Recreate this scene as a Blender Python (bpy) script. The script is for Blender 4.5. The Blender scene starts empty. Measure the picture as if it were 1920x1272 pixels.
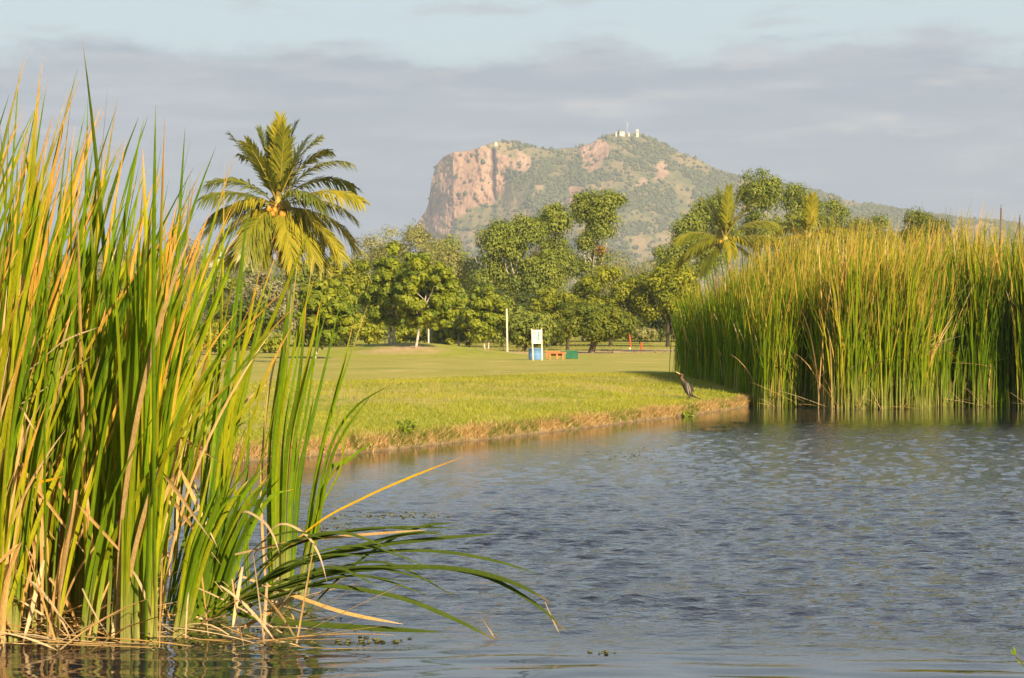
import bpy, bmesh, math, random
import numpy as np
from mathutils import Vector
R = math.radians
rng = np.random.default_rng(11)
random.seed(5)
scene = bpy.context.scene
col = scene.collection

# ------------------------------------------------------------------ camera
CAM_Z = 1.6            # metres above the pond
FPX = 4330.0           # focal length in photo pixels (1920 wide)
HOR = 622.0            # horizon row in the photo
cam_d = bpy.data.cameras.new('camera')
cam = bpy.data.objects.new('camera', cam_d)
col.objects.link(cam)
cam.location = (0, 0, CAM_Z)
cam.rotation_euler = (R(90), 0, 0)
cam_d.sensor_width = 36
cam_d.lens = 36 * FPX / 1920
cam_d.shift_y = -(636 - HOR) / 1920
cam_d.clip_start = 0.1
cam_d.clip_end = 30000
cam_d.dof.use_dof = True
cam_d.dof.focus_distance = 14.0
cam_d.dof.aperture_fstop = 32
scene.camera = cam

# ------------------------------------------------------------------ light
SUN_EL, SUN_AZ = R(28), R(154)      # azimuth clockwise from +Y: right of the camera and a little behind
to_sun = Vector((math.sin(SUN_AZ) * math.cos(SUN_EL), math.cos(SUN_AZ) * math.cos(SUN_EL), math.sin(SUN_EL)))
sd = bpy.data.lights.new('sun', 'SUN')
sd.energy = 5.0
sd.angle = R(0.53)
sd.color = (1.0, 0.78, 0.50)
sun = bpy.data.objects.new('sun', sd)
col.objects.link(sun)
sun.rotation_euler = to_sun.to_track_quat('Z', 'Y').to_euler()
sun.location = (30, -20, 40)

world = bpy.data.worlds.new('World')
scene.world = world
world.use_nodes = True
wn, wl = world.node_tree.nodes, world.node_tree.links
wn.clear()

def wnode(t, **kw):
    n = wn.new(t)
    for k, v in kw.items():
        setattr(n, k, v)
    return n

def wmath(op, a, b=None):
    n = wnode('ShaderNodeMath', operation=op)
    for i, v in enumerate((a, b)):
        if v is None:
            continue
        if isinstance(v, (int, float)):
            n.inputs[i].default_value = v
        else:
            wl.new(v, n.inputs[i])
    return n.outputs[0]

def wramp(v, a, b, lo=0.0, hi=1.0):
    n = wnode('ShaderNodeMapRange', interpolation_type='SMOOTHSTEP')
    wl.new(v, n.inputs['Value'])
    n.inputs['From Min'].default_value = a
    n.inputs['From Max'].default_value = b
    n.inputs['To Min'].default_value = lo
    n.inputs['To Max'].default_value = hi
    return n.outputs[0]

def wnoise(scale, sc, detail=6, rough=0.55, loc=(0, 0, 0)):
    m = wnode('ShaderNodeMapping')
    m.inputs['Scale'].default_value = sc
    m.inputs['Location'].default_value = loc
    wl.new(tc.outputs['Generated'], m.inputs['Vector'])
    n = wnode('ShaderNodeTexNoise')
    n.inputs['Scale'].default_value = scale
    n.inputs['Detail'].default_value = detail
    n.inputs['Roughness'].default_value = rough
    wl.new(m.outputs[0], n.inputs['Vector'])
    return n.outputs['Fac']

def wmix(f, a, b):
    n = wnode('ShaderNodeMix', data_type='RGBA')
    if isinstance(f, float):
        n.inputs[0].default_value = f
    else:
        wl.new(f, n.inputs[0])
    for i, v in ((6, a), (7, b)):
        if isinstance(v, tuple):
            n.inputs[i].default_value = (*v, 1)
        else:
            wl.new(v, n.inputs[i])
    return n.outputs[2]

tc = wnode('ShaderNodeTexCoord')
sep = wnode('ShaderNodeSeparateXYZ')
wl.new(tc.outputs['Generated'], sep.inputs[0])
el = sep.outputs['Z']
sky = wnode('ShaderNodeTexSky', sky_type='NISHITA', sun_disc=False)
sky.sun_elevation = SUN_EL
sky.sun_rotation = SUN_AZ
sky.air_density = 1.0
sky.dust_density = 1.6
sky.ozone_density = 1.2
SKY = 0.055
EXPOSURE = 1.02
# colours below are divided by the strength so that they are the picture's own values
def sc_(c):
    return tuple(x / SKY / 2 ** EXPOSURE for x in c)
clear = wmix(0.75, sky.outputs[0], sc_((0.70, 0.85, 0.90)))
hi_f = wramp(el, 0.40, 0.95)
clear = wmix(wramp(el, 0.14, 0.32), clear, sc_((0.52, 0.635, 0.77)))
clear = wmix(hi_f, clear, sky.outputs[0])
n1 = wnoise(3.4, (3, 3, 10), 8, 0.62)
n2 = wnoise(4.5, (3, 3, 22), 7, 0.6, (3, 1, 0))
n3 = wnoise(5.0, (3, 3, 15), 6, 0.55, (7, 2, 4))
edge = wmath('ADD', el, wmath('MULTIPLY', wmath('SUBTRACT', n1, 0.5), 0.05))
bank = wramp(edge, 0.114, 0.125, 1.0, 0.0)
grey = wmix(wramp(n2, 0.40, 0.76), sc_((0.42, 0.49, 0.58)), sc_((0.56, 0.61, 0.67)))
low = wmix(wramp(el, 0.0, 0.07), sc_((0.39, 0.475, 0.60)), grey)
puff = wmath('MULTIPLY', wramp(n3, 0.58, 0.72), wramp(el, 0.02, 0.05))
low = wmix(wmath('MULTIPLY', puff, 0.7), low, sc_((0.70, 0.69, 0.69)))
c0 = wmix(bank, clear, low)
upper = wmath('MULTIPLY', wramp(n3, 0.55, 0.70), wramp(el, 0.10, 0.14))
c0 = wmix(wmath('MULTIPLY', upper, 0.55), c0, sc_((0.50, 0.52, 0.57)))
bg = wnode('ShaderNodeBackground')
bg.inputs['Strength'].default_value = SKY
wl.new(c0, bg.inputs['Color'])
out = wnode('ShaderNodeOutputWorld')
wl.new(bg.outputs[0], out.inputs['Surface'])

vs = scene.view_settings
scene.display_settings.display_device = 'sRGB'
vs.view_transform = 'Standard'
vs.look = 'None'
vs.exposure = EXPOSURE
vs.gamma = 1.0
vs.use_curve_mapping = False
scene.render.engine = 'CYCLES'
cy = scene.cycles
cy.use_denoising = True
cy.max_bounces = 6
cy.diffuse_bounces = 3
cy.glossy_bounces = 3
cy.transmission_bounces = 4
cy.transparent_max_bounces = 6
cy.volume_bounces = 0
cy.use_adaptive_sampling = True
cy.adaptive_threshold = 0.01
cy.caustics_reflective = False
cy.caustics_refractive = False
cy.sample_clamp_indirect = 6

# ------------------------------------------------------------------ helpers
def wx(px, d):
    return (px - 960.0) / FPX * d

def wz(py, d):
    return CAM_Z + (HOR - py) / FPX * d

def at(px, py, d):
    return np.array([wx(px, d), d, wz(py, d)])

def _hash(ix, iy, seed):
    h = (ix.astype(np.int64) * 374761393 + iy.astype(np.int64) * 668265263 + seed * 144665) & 0x7fffffff
    h = ((h ^ (h >> 13)) * 1274126177) & 0x7fffffff
    return ((h ^ (h >> 16)) & 0xffff) / 65535.0

def vnoise(x, y, seed=0):
    x = np.asarray(x, float); y = np.asarray(y, float)
    ix = np.floor(x); iy = np.floor(y)
    fx = x - ix; fy = y - iy
    fx = fx * fx * (3 - 2 * fx); fy = fy * fy * (3 - 2 * fy)
    a = _hash(ix, iy, seed); b = _hash(ix + 1, iy, seed)
    c = _hash(ix, iy + 1, seed); d = _hash(ix + 1, iy + 1, seed)
    return a + (b - a) * fx + (c - a) * fy + (a - b - c + d) * fx * fy

def fbm(x, y, seed=0, oct=4):
    s = 0; a = 0.5; t = 0
    for k in range(oct):
        s = s + a * vnoise(x, y, seed + k * 17); t += a
        x = np.asarray(x) * 2.03; y = np.asarray(y) * 2.03; a *= 0.5
    return s / t

def sstep(x, a, b):
    t = np.clip((np.asarray(x, float) - a) / (b - a), 0, 1)
    return t * t * (3 - 2 * t)

def mesh_np(name, verts, faces, colors=None, smooth=False, attrs=None):
    """verts (N,3); faces (M,k) of one size k; colors (N,3) linear per vertex."""
    me = bpy.data.meshes.new(name)
    verts = np.asarray(verts, np.float32); faces = np.asarray(faces, np.int32)
    n, (m, k) = len(verts), faces.shape
    me.vertices.add(n); me.vertices.foreach_set('co', verts.ravel())
    me.loops.add(m * k); me.loops.foreach_set('vertex_index', faces.ravel())
    me.polygons.add(m); me.polygons.foreach_set('loop_start', np.arange(0, m * k, k, dtype=np.int32))
    if smooth:
        me.polygons.foreach_set('use_smooth', np.ones(m, bool))
    if colors is not None:
        ca = me.color_attributes.new('Col', 'FLOAT_COLOR', 'POINT')
        c4 = np.ones((n, 4), np.float32); c4[:, :3] = colors
        ca.data.foreach_set('color', c4.ravel())
    for an, av in (attrs or {}).items():
        fa = me.attributes.new(an, 'FLOAT', 'POINT')
        fa.data.foreach_set('value', np.asarray(av, np.float32))
    me.update(calc_edges=True); me.validate()
    return me

def link(name, me, mat=None, parent=None, loc=None):
    o = bpy.data.objects.new(name, me)
    col.objects.link(o)
    if mat is not None and me is not None and len(me.materials) == 0:
        me.materials.append(mat)
    if parent is not None:
        o.parent = parent
    if loc is not None:
        o.location = loc
    return o

def tag(o, label=None, cat=None, group=None, kind=None):
    if label: o['label'] = label
    if cat: o['category'] = cat
    if group: o['group'] = group
    if kind: o['kind'] = kind
    return o

def empty(name, loc, label, cat, group=None):
    o = bpy.data.objects.new(name, None)
    o.empty_display_size = 0.2
    col.objects.link(o)
    o.location = loc
    return tag(o, label, cat, group)

class MB:
    """collects boxes, prisms and tubes as one mesh (mixed polygons)"""
    def __init__(s):
        s.v = []; s.f = []
    def add(s, vs_, fs_):
        b = len(s.v)
        s.v += [tuple(map(float, p)) for p in vs_]
        s.f += [tuple(b + i for i in f) for f in fs_]
        return s
    def box(s, lo, hi):
        x0, y0, z0 = lo; x1, y1, z1 = hi
        return s.add([(x0, y0, z0), (x1, y0, z0), (x1, y1, z0), (x0, y1, z0), (x0, y0, z1), (x1, y0, z1), (x1, y1, z1), (x0, y1, z1)],
                     [(0, 3, 2, 1), (4, 5, 6, 7), (0, 1, 5, 4), (1, 2, 6, 5), (2, 3, 7, 6), (3, 0, 4, 7)])
    def tube(s, pts, rad, n=8, cap=True):
        pts = [Vector(p) for p in pts]
        if isinstance(rad, (int, float)): rad = [rad] * len(pts)
        rings = []; ref = Vector((0.13, 1, 0.07))
        for i, p in enumerate(pts):
            t = (pts[min(i + 1, len(pts) - 1)] - pts[max(i - 1, 0)]).normalized()
            a = t.cross(ref)
            if a.length < 1e-3: a = t.cross(Vector((1, 0, 0)))
            a.normalize(); b = t.cross(a)
            rings.append([p + (a * math.cos(2 * math.pi * k / n) + b * math.sin(2 * math.pi * k / n)) * rad[i] for k in range(n)])
        vs_ = [q for r in rings for q in r]; fs_ = []
        for i in range(len(rings) - 1):
            for k in range(n):
                fs_.append((i * n + k, i * n + (k + 1) % n, (i + 1) * n + (k + 1) % n, (i + 1) * n + k))
        if cap:
            fs_.append(tuple(range(n))[::-1]); fs_.append(tuple((len(rings) - 1) * n + k for k in range(n)))
        return s.add(vs_, fs_)
    def mesh(s, name, smooth=False, bevel=0):
        me = bpy.data.meshes.new(name)
        me.from_pydata(s.v, [], s.f); me.update()
        if bevel:
            bm = bmesh.new(); bm.from_mesh(me)
            bmesh.ops.bevel(bm, geom=bm.edges[:], offset=bevel, segments=2, affect='EDGES')
            bm.to_mesh(me); bm.free()
        if smooth:
            me.polygons.foreach_set('use_smooth', np.ones(len(me.polygons), bool))
        return me
    def build(s, name, mat, parent=None, loc=None, smooth=False, bevel=0):
        return link(name, s.mesh(name, smooth, bevel), mat, parent, loc)

def material(name):
    m = bpy.data.materials.new(name); m.use_nodes = True
    nt = m.node_tree; nt.nodes.clear()
    o = nt.nodes.new('ShaderNodeOutputMaterial')
    return m, nt, o

def nd(nt, t, **kw):
    n = nt.nodes.new(t)
    for k, v in kw.items():
        if k.startswith('i_'):
            key = k[2:].replace('_', ' ')
            n.inputs[key].default_value = v
        else:
            setattr(n, k, v)
    return n

def simple(name, c, rough=0.7, noise=0.25, scale=6.0, bump=0.0, spec=0.3, c2=None):
    m, nt, o = material(name)
    p = nd(nt, 'ShaderNodeBsdfPrincipled', i_Roughness=rough)
    p.inputs['Specular IOR Level'].default_value = spec
    tc_ = nd(nt, 'ShaderNodeTexCoord')
    n = nd(nt, 'ShaderNodeTexNoise', i_Scale=scale, i_Detail=6.0, i_Roughness=0.6)
    nt.links.new(tc_.outputs['Object'], n.inputs['Vector'])
    mx = nd(nt, 'ShaderNodeMix', data_type='RGBA')
    c2 = c2 or tuple(x * (1 - noise * 1.6) for x in c)
    mx.inputs[6].default_value = (*c2, 1); mx.inputs[7].default_value = (*c, 1)
    mr = nd(nt, 'ShaderNodeMapRange'); mr.inputs[1].default_value = 0.35; mr.inputs[2].default_value = 0.65
    nt.links.new(n.outputs['Fac'], mr.inputs[0]); nt.links.new(mr.outputs[0], mx.inputs[0])
    nt.links.new(mx.outputs[2], p.inputs['Base Color'])
    if bump:
        b = nd(nt, 'ShaderNodeBump', i_Strength=bump, i_Distance=0.02)
        nt.links.new(n.outputs['Fac'], b.inputs['Height']); nt.links.new(b.outputs[0], p.inputs['Normal'])
    nt.links.new(p.outputs[0], o.inputs['Surface'])
    return m

def leafmat(name, transl=0.35, rough=0.5, spec=0.3, gain=1.0, warm=(1.15, 1.1, 0.6)):
    """per-leaf colour from the mesh, thin-leaf transmission"""
    m, nt, o = material(name)
    a = nd(nt, 'ShaderNodeAttribute', attribute_name='Col')
    g = nd(nt, 'ShaderNodeTexCoord')
    nz = nd(nt, 'ShaderNodeTexNoise', i_Scale=9.0, i_Detail=3.0)
    nt.links.new(g.outputs['Object'], nz.inputs['Vector'])
    mr = nd(nt, 'ShaderNodeMapRange'); mr.inputs[3].default_value = 0.75 * gain; mr.inputs[4].default_value = 1.25 * gain
    nt.links.new(nz.outputs['Fac'], mr.inputs[0])
    mu = nd(nt, 'ShaderNodeVectorMath', operation='SCALE')
    nt.links.new(a.outputs['Color'], mu.inputs[0]); nt.links.new(mr.outputs[0], mu.inputs['Scale'])
    p = nd(nt, 'ShaderNodeBsdfPrincipled', i_Roughness=rough)
    p.inputs['Specular IOR Level'].default_value = spec
    nt.links.new(mu.outputs[0], p.inputs['Base Color'])
    t = nd(nt, 'ShaderNodeBsdfTranslucent')
    mw = nd(nt, 'ShaderNodeVectorMath', operation='MULTIPLY'); mw.inputs[1].default_value = warm
    nt.links.new(mu.outputs[0], mw.inputs[0]); nt.links.new(mw.outputs[0], t.inputs['Color'])
    mx = nd(nt, 'ShaderNodeMixShader'); mx.inputs[0].default_value = transl
    nt.links.new(p.outputs[0], mx.inputs[1]); nt.links.new(t.outputs[0], mx.inputs[2])
    nt.links.new(mx.outputs[0], o.inputs['Surface'])
    return m

M_LEAF = leafmat('tree_leaf', 0.32, 0.55, 0.25)
M_REED = leafmat('reed_blade', 0.36, 0.7, 0.08, warm=(1.2, 1.12, 0.5))
def reed_marks(m):
    """length-wise veins and a few brown specks on the blades"""
    nt = m.node_tree; L = nt.links.new
    mu = next(n for n in nt.nodes if n.bl_idname == 'ShaderNodeVectorMath' and n.operation == 'SCALE')
    tc_ = nd(nt, 'ShaderNodeTexCoord'); outs = [(l.to_socket) for l in mu.outputs[0].links]
    mp = nd(nt, 'ShaderNodeMapping'); mp.inputs['Scale'].default_value = (190, 190, 2.2); L(tc_.outputs['Object'], mp.inputs[0])
    n1_ = nd(nt, 'ShaderNodeTexNoise', i_Scale=1.0, i_Detail=3.0); L(mp.outputs[0], n1_.inputs['Vector'])
    r1 = nd(nt, 'ShaderNodeMapRange'); r1.inputs[1].default_value = .3; r1.inputs[2].default_value = .7; r1.inputs[3].default_value = .72; r1.inputs[4].default_value = 1.22
    L(n1_.outputs['Fac'], r1.inputs[0])
    v1 = nd(nt, 'ShaderNodeVectorMath', operation='SCALE'); L(mu.outputs[0], v1.inputs[0]); L(r1.outputs[0], v1.inputs['Scale'])
    mp2 = nd(nt, 'ShaderNodeMapping'); mp2.inputs['Scale'].default_value = (40, 40, 11); L(tc_.outputs['Object'], mp2.inputs[0])
    n2_ = nd(nt, 'ShaderNodeTexNoise', i_Scale=1.0, i_Detail=4.0, i_Roughness=.65); L(mp2.outputs[0], n2_.inputs['Vector'])
    r2 = nd(nt, 'ShaderNodeMapRange'); r2.inputs[1].default_value = .66; r2.inputs[2].default_value = .74; r2.inputs[4].default_value = .75
    L(n2_.outputs['Fac'], r2.inputs[0])
    mx = nd(nt, 'ShaderNodeMix', data_type='RGBA'); L(r2.outputs[0], mx.inputs[0]); L(v1.outputs[0], mx.inputs[6]); mx.inputs[7].default_value = (.25, .14, .05, 1)
    for so in outs: L(mx.outputs[2], so)
reed_marks(M_REED)
M_PALM = leafmat('palm_leaflet', 0.35, 0.4, 0.4)
M_GRASS = leafmat('grass_blade', 0.35, 0.6, 0.2)
M_BUSH = leafmat('hill_bush_leaf', 0.12, 0.8, 0.1)
M_BARK = simple('grey_bark', (0.22, 0.17, 0.12), 0.9, 0.4, 5, 0.5)
M_PALE = simple('pale_bark', (0.62, 0.56, 0.46), 0.85, 0.35, 4, 0.4)
M_DARKBARK = simple('dark_bark', (0.10, 0.075, 0.05), 0.9, 0.4, 6, 0.5)

# ------------------------------------------------------------------ ground
SHORE = np.array([(-80, 13), (-40, 16), (-22, 19), (-12, 22), (-7, 24.8), (-3.7, 27.6), (-1.84, 30.7), (-.47, 34.1), (.77, 37.2),
                  (2.28, 41.2), (3.44, 44.2), (4.55, 47.6), (5.0, 49.2), (5.5, 51.5), (8, 54.5), (12, 56), (20, 57), (80, 58)])
PROF = np.array([(-50, .5), (20, .42), (45, .50), (60, .48), (80, .38), (115, .17), (135, .13), (160, .24), (200, .62), (250, 1.22), (330, 1.45), (8000, 2.0)])
BANK = np.array([(-60, -1.2), (-6, -0.8), (-1.5, -.35), (-.15, -.06), (0, 0.0), (.16, .13), (.5, .22), (1.4, .28), (4, .36), (8, .45), (14, .62), (30, 3), (9000, 9)])

def shore_y(x):
    return np.interp(x, SHORE[:, 0], SHORE[:, 1]) + 0.16 * (vnoise(np.asarray(x) * 1.7, 3.1, 5) - .5) + 0.10 * (vnoise(np.asarray(x) * 6, 1.1, 9) - .5)

def shore_s(x, y):
    return (np.asarray(y) - shore_y(x)) * 0.62

def gz(x, y):
    x = np.asarray(x, float); y = np.asarray(y, float)
    s = shore_s(x, y)
    b = np.interp(s, BANK[:, 0], BANK[:, 1])
    p = np.interp(y, PROF[:, 0], PROF[:, 1])
    p = p + .72 * np.exp(-((x + 5.9) / 4.6) ** 2 - ((y - 143) / 11) ** 2)
    p = p + .35 * np.exp(-((x + 13) / 5) ** 2 - ((y - 150) / 14) ** 2)
    p = p + (0.05 * (fbm(x * .25, y * .12, 3) - .5) + 0.02 * (fbm(x * 2.2, y * 2.2, 8, 3) - .5)) * sstep(s, 0.1, 2)
    z = np.where(b < p, b, p)
    # near shore, by the photographer
    near = 7.2 - y + 0.5 * (vnoise(x * .8, 2.2, 4) - .5)
    zn = np.clip(near * 0.30, -0.9, 0.35)
    return np.where(y < 10, np.maximum(np.where(s < 0, zn, z), -0.9), z)

def lines(parts):
    out_ = []
    for a, b, n in parts:
        out_ += list(np.linspace(a, b, n, endpoint=False))
    return np.array(out_)

def geo(a, b, n):
    return list(a * (b / a) ** (np.arange(1, n + 1) / n))

gx = np.concatenate([-np.array(geo(45, 9000, 22))[::-1], lines([(-45, -9, 24), (-9, 7, 90), (7, 45, 30)]), [45.], np.array(geo(45, 9000, 22))])
gy = np.concatenate([[-60., -20], lines([(-8, 4, 6), (4, 10, 14), (10, 25, 15), (25, 58, 170), (58, 110, 50), (110, 260, 85), (260, 400, 25)]), [400.], np.array(geo(400, 14000, 25))])
GX, GY = np.meshgrid(gx, gy)
GZ = gz(GX, GY)
nx, ny = len(gx), len(gy)
idx = np.arange(nx * ny).reshape(ny, nx)
quads = np.stack([idx[:-1, :-1], idx[:-1, 1:], idx[1:, 1:], idx[1:, :-1]], -1).reshape(-1, 4)
S_ = shore_s(GX, GY)
# what the surface is made of: dirt, fresh watered grass, dry grass
dirt = np.exp(-((GX + 6.6) / 3.0) ** 2 - ((GY - 135) / 7) ** 2) * (0.35 + .8 * fbm(GX * .5, GY * .3, 21))
pathc = 150 + 1.1 * (GX - 2) + 6 * (vnoise(GX * .12, 1, 31) - .5)
dirt = np.maximum(dirt, 0.95 * np.exp(-((GY - pathc) / 8) ** 2) * sstep(GX, -1.5, 1.0) * (.6 + .7 * fbm(GX * .3, GY * .1, 41)))
pc2 = 118 - .15 * GX + 3 * (vnoise(GX * .2, 1, 61) - .5)
dirt = np.maximum(dirt, 0.40 * np.exp(-((GY - pc2) / 3.5) ** 2) * sstep(-GX, -2, 4) * (.5 + fbm(GX * .4, GY * .2, 51)))
dirt = np.maximum(dirt, (1 - sstep(S_, 0.16, 0.42)) * sstep(S_, -4, -.1))
bare = sstep(fbm(GX * .7 + 9, GY * .45, 71), .58, .72) * sstep(S_, .5, 2) * (1 - sstep(S_, 6, 14)) * .40
dirt = np.clip(np.maximum(dirt, bare), 0, 1)
fresh = np.clip((1 - sstep(S_, 4.5, 8.5)) * .75 + .9 * np.exp(-((GX + 5.9) / 8) ** 2 - ((GY - 134) / 12) ** 2) + .55 * sstep(GY, 160, 190), 0, 1)
under = .75 * sstep(.16 - S_, 0.0, .16) + .25 * sstep(-S_, .02, .25)
gme = mesh_np('ground', np.stack([GX, GY, GZ], -1).reshape(-1, 3), quads, smooth=True,
              attrs={'dirt': dirt.ravel(), 'fresh': fresh.ravel(), 'mud': under.ravel()})
m, nt, o = material('grass_ground')
L = nt.links.new
p = nd(nt, 'ShaderNodeBsdfPrincipled', i_Roughness=0.9); p.inputs['Specular IOR Level'].default_value = 0.1
tcg = nd(nt, 'ShaderNodeTexCoord')
def gn(scale, detail=5.0, sc=(1, 1, 1)):
    mp = nd(nt, 'ShaderNodeMapping'); mp.inputs['Scale'].default_value = sc
    L(tcg.outputs['Object'], mp.inputs[0])
    n = nd(nt, 'ShaderNodeTexNoise', i_Scale=scale, i_Detail=detail, i_Roughness=0.62)
    L(mp.outputs[0], n.inputs['Vector'])
    return n.outputs['Fac']
def rmp(v, a, b):
    n = nd(nt, 'ShaderNodeMapRange'); n.inputs[1].default_value = a; n.inputs[2].default_value = b
    L(v, n.inputs[0]); return n.outputs[0]
def mxc(f, a, b):
    n = nd(nt, 'ShaderNodeMix', data_type='RGBA')
    L(f, n.inputs[0])
    for i, v in ((6, a), (7, b)):
        if isinstance(v, tuple): n.inputs[i].default_value = (*v, 1)
        else: L(v, n.inputs[i])
    return n.outputs[2]
def gat(nm):
    return nd(nt, 'ShaderNodeAttribute', attribute_name=nm).outputs['Fac']
dry = mxc(rmp(gn(.35, 6, (1, .35, 1)), .38, .62), (0.32, 0.295, 0.066), (0.43, 0.355, 0.12))
dry = mxc(rmp(gn(5, 5), .4, .62), dry, (0.27, 0.275, 0.048))
frs = mxc(rmp(gn(1.6, 6), .36, .64), (0.22, 0.27, 0.022), (0.40, 0.385, 0.045))
frs = mxc(rmp(gn(14, 4), .45, .7), frs, (0.17, 0.22, 0.02))
base = mxc(gat('fresh'), dry, frs)
base = mxc(rmp(gn(.9, 6, (.5, .16, 1)), .56, .72), base, (0.47, 0.37, 0.15))
base = mxc(rmp(gn(.45, 5, (.4, .2, 1)), .55, .70), base, (0.20, 0.235, 0.035))  # darker green bands: shade on the lawn painted into its colour
soil = mxc(rmp(gn(3, 6), .35, .65), (0.36, 0.24, 0.115), (0.56, 0.42, 0.24))
base = mxc(rmp(gat('dirt'), .25, .75), base, soil)
base = mxc(gat('mud'), base, (0.06, 0.05, 0.03))
L(base, p.inputs['Base Color'])
bp = nd(nt, 'ShaderNodeBump', i_Strength=0.6, i_Distance=0.05)
L(gn(11, 5), bp.inputs['Height']); L(bp.outputs[0], p.inputs['Normal'])
L(p.outputs[0], o.inputs['Surface'])
M_GROUND = m
tag(link('ground', gme, M_GROUND), kind='structure')

# ------------------------------------------------------------------ pond
WAVE = .033
wxs = np.concatenate([np.linspace(-80, -4.0, 30, endpoint=False), np.arange(-4.0, 9.5, .052), np.linspace(9.5, 80, 40)])
wys = np.concatenate([np.linspace(3, 9.6, 8, endpoint=False), np.arange(9.6, 24, .045), np.arange(24, 42, .085), np.linspace(42, 60, 60)])
WX, WY = np.meshgrid(wxs, wys)
ii = np.arange(WX.size).reshape(WX.shape)
wq = np.stack([ii[:-1, :-1], ii[:-1, 1:], ii[1:, 1:], ii[1:, :-1]], -1).reshape(-1, 4)
# how much wind reaches the water: sheltered beside the reeds, the bank and the near shore
shel = sstep(WY + .25 * WX + 1.2 * (fbm(WX * .6, WY * .4, 5) - .5), 10.9, 13.4)
shel *= 1 - .88 * np.exp(-((WX + 2.6) / 1.7) ** 2 - ((WY - 12) / 2.6) ** 2)
edge_y = np.where(WX > 4.8, np.minimum(shore_y(WX), 48.6), shore_y(WX))
lee = sstep(edge_y - WY + 3 * (fbm(WX * .5, WY * .3, 18) - .5), 2.0, 17)
shel *= .05 + .95 * lee
shel = np.clip(shel, 0.015, 1) * (.7 + .6 * fbm(WX * .35, WY * .22, 15))
gw = np.random.default_rng(14)
wz_ = np.zeros_like(WX)
wxn = WX + .5 * (fbm(WX * .8, WY * .8, 16) - .5); wyn = WY + .5 * (fbm(WX * .8 + 40, WY * .8, 17) - .5)
for q in range(46):
    lam = .13 * (2.7 ** gw.random()); th_ = R(84) + gw.normal(0, .55); kx, ky = math.cos(th_) * 6.283 / lam, math.sin(th_) * 6.283 / lam
    wz_ += WAVE * lam / 6.283 * np.sin(wxn * kx + wyn * ky + gw.random() * 6.28) * gw.uniform(.6, 1.3)
fine = sstep(WX, -4.0, -3.6) * (1 - sstep(WX, 9, 9.5)) * sstep(WY, 9.6, 9.9) * (1 - sstep(WY, 40, 44))
calm = np.zeros_like(WX)
for q in range(22):
    lam = .13 * (4.0 ** gw.random()); th_ = R(88) + gw.normal(0, .20)
    calm += .011 * lam / 6.283 * np.sin(wxn * math.cos(th_) * 6.283 / lam + wyn * math.sin(th_) * 6.283 / lam + gw.random() * 6.28)
WZ = (wz_ * shel + calm * (.25 + .75 * (1 - sstep(WY, 16, 30)))) * fine
wme = mesh_np('pond', np.stack([WX, WY, WZ], -1).reshape(-1, 3), wq, smooth=True, attrs={'wind': shel.ravel()})
m, nt, o = material('pond_water')
L = nt.links.new
p = nd(nt, 'ShaderNodeBsdfPrincipled', i_Roughness=0.045, i_IOR=1.333)
p.inputs['Base Color'].default_value = (0.012, 0.014, 0.024, 1)
tcg = nd(nt, 'ShaderNodeTexCoord')
def mth(op, a, b):
    n = nd(nt, 'ShaderNodeMath', operation=op)
    for i, v in enumerate((a, b)):
        if isinstance(v, (int, float)): n.inputs[i].default_value = v
        else: L(v, n.inputs[i])
    return n.outputs[0]
h = mth('MULTIPLY', gn(10.0, 3.0, (.8, 1.2, 1)), mth('ADD', gat('wind'), .015))
bp = nd(nt, 'ShaderNodeBump', i_Strength=1.0, i_Distance=0.022)
L(h, bp.inputs['Height']); L(bp.outputs[0], p.inputs['Normal'])
L(p.outputs[0], o.inputs['Surface'])
tag(link('pond', wme, m), kind='structure')

# ------------------------------------------------------------------ hill
HD = 3500.0
HK = HD / FPX
SIL = np.array([(740, 622), (770, 600), (778, 540), (782, 440), (785, 416), (789, 409), (799, 396), (805, 380), (808, 360), (811, 340), (815, 325), (821, 311), (834, 299),
                (850, 294), (880, 289), (895, 285), (915, 276), (935, 271), (960, 268), (985, 275), (1010, 280), (1025, 282), (1050, 280), (1075, 278), (1095, 274),
                (1110, 269), (1125, 260), (1145, 252), (1160, 250), (1200, 252), (1225, 262), (1250, 272), (1270, 284), (1300, 295), (1340, 315), (1380, 328), (1430, 340),
                (1540, 360), (1600, 379), (1700, 396), (1800, 410), (1900, 419), (2050, 450), (2250, 510), (2500, 590), (2600, 622)], float)
hx = np.concatenate([np.linspace(740, 780, 20, endpoint=False), np.linspace(780, 860, 80, endpoint=False), np.linspace(860, 1400, 330, endpoint=False), np.linspace(1400, 2600, 240)])
RID = HOR - np.interp(hx, SIL[:, 0], SIL[:, 1])
RID = RID + np.where((hx > 860) | (hx < 770), 1, .4) * 2.2 * (fbm(hx / 9, 0 * hx, 77) - .5) * np.clip(RID / 100, 0, 1)
NV = 150
vv = np.linspace(0, 1, NV)
XP = np.repeat(hx[None, :], NV, 0)                      # photo x
ZP = RID[None, :] * (1 - vv[:, None])                   # photo rows above the horizon
YP = HOR - ZP                                           # photo y

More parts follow.
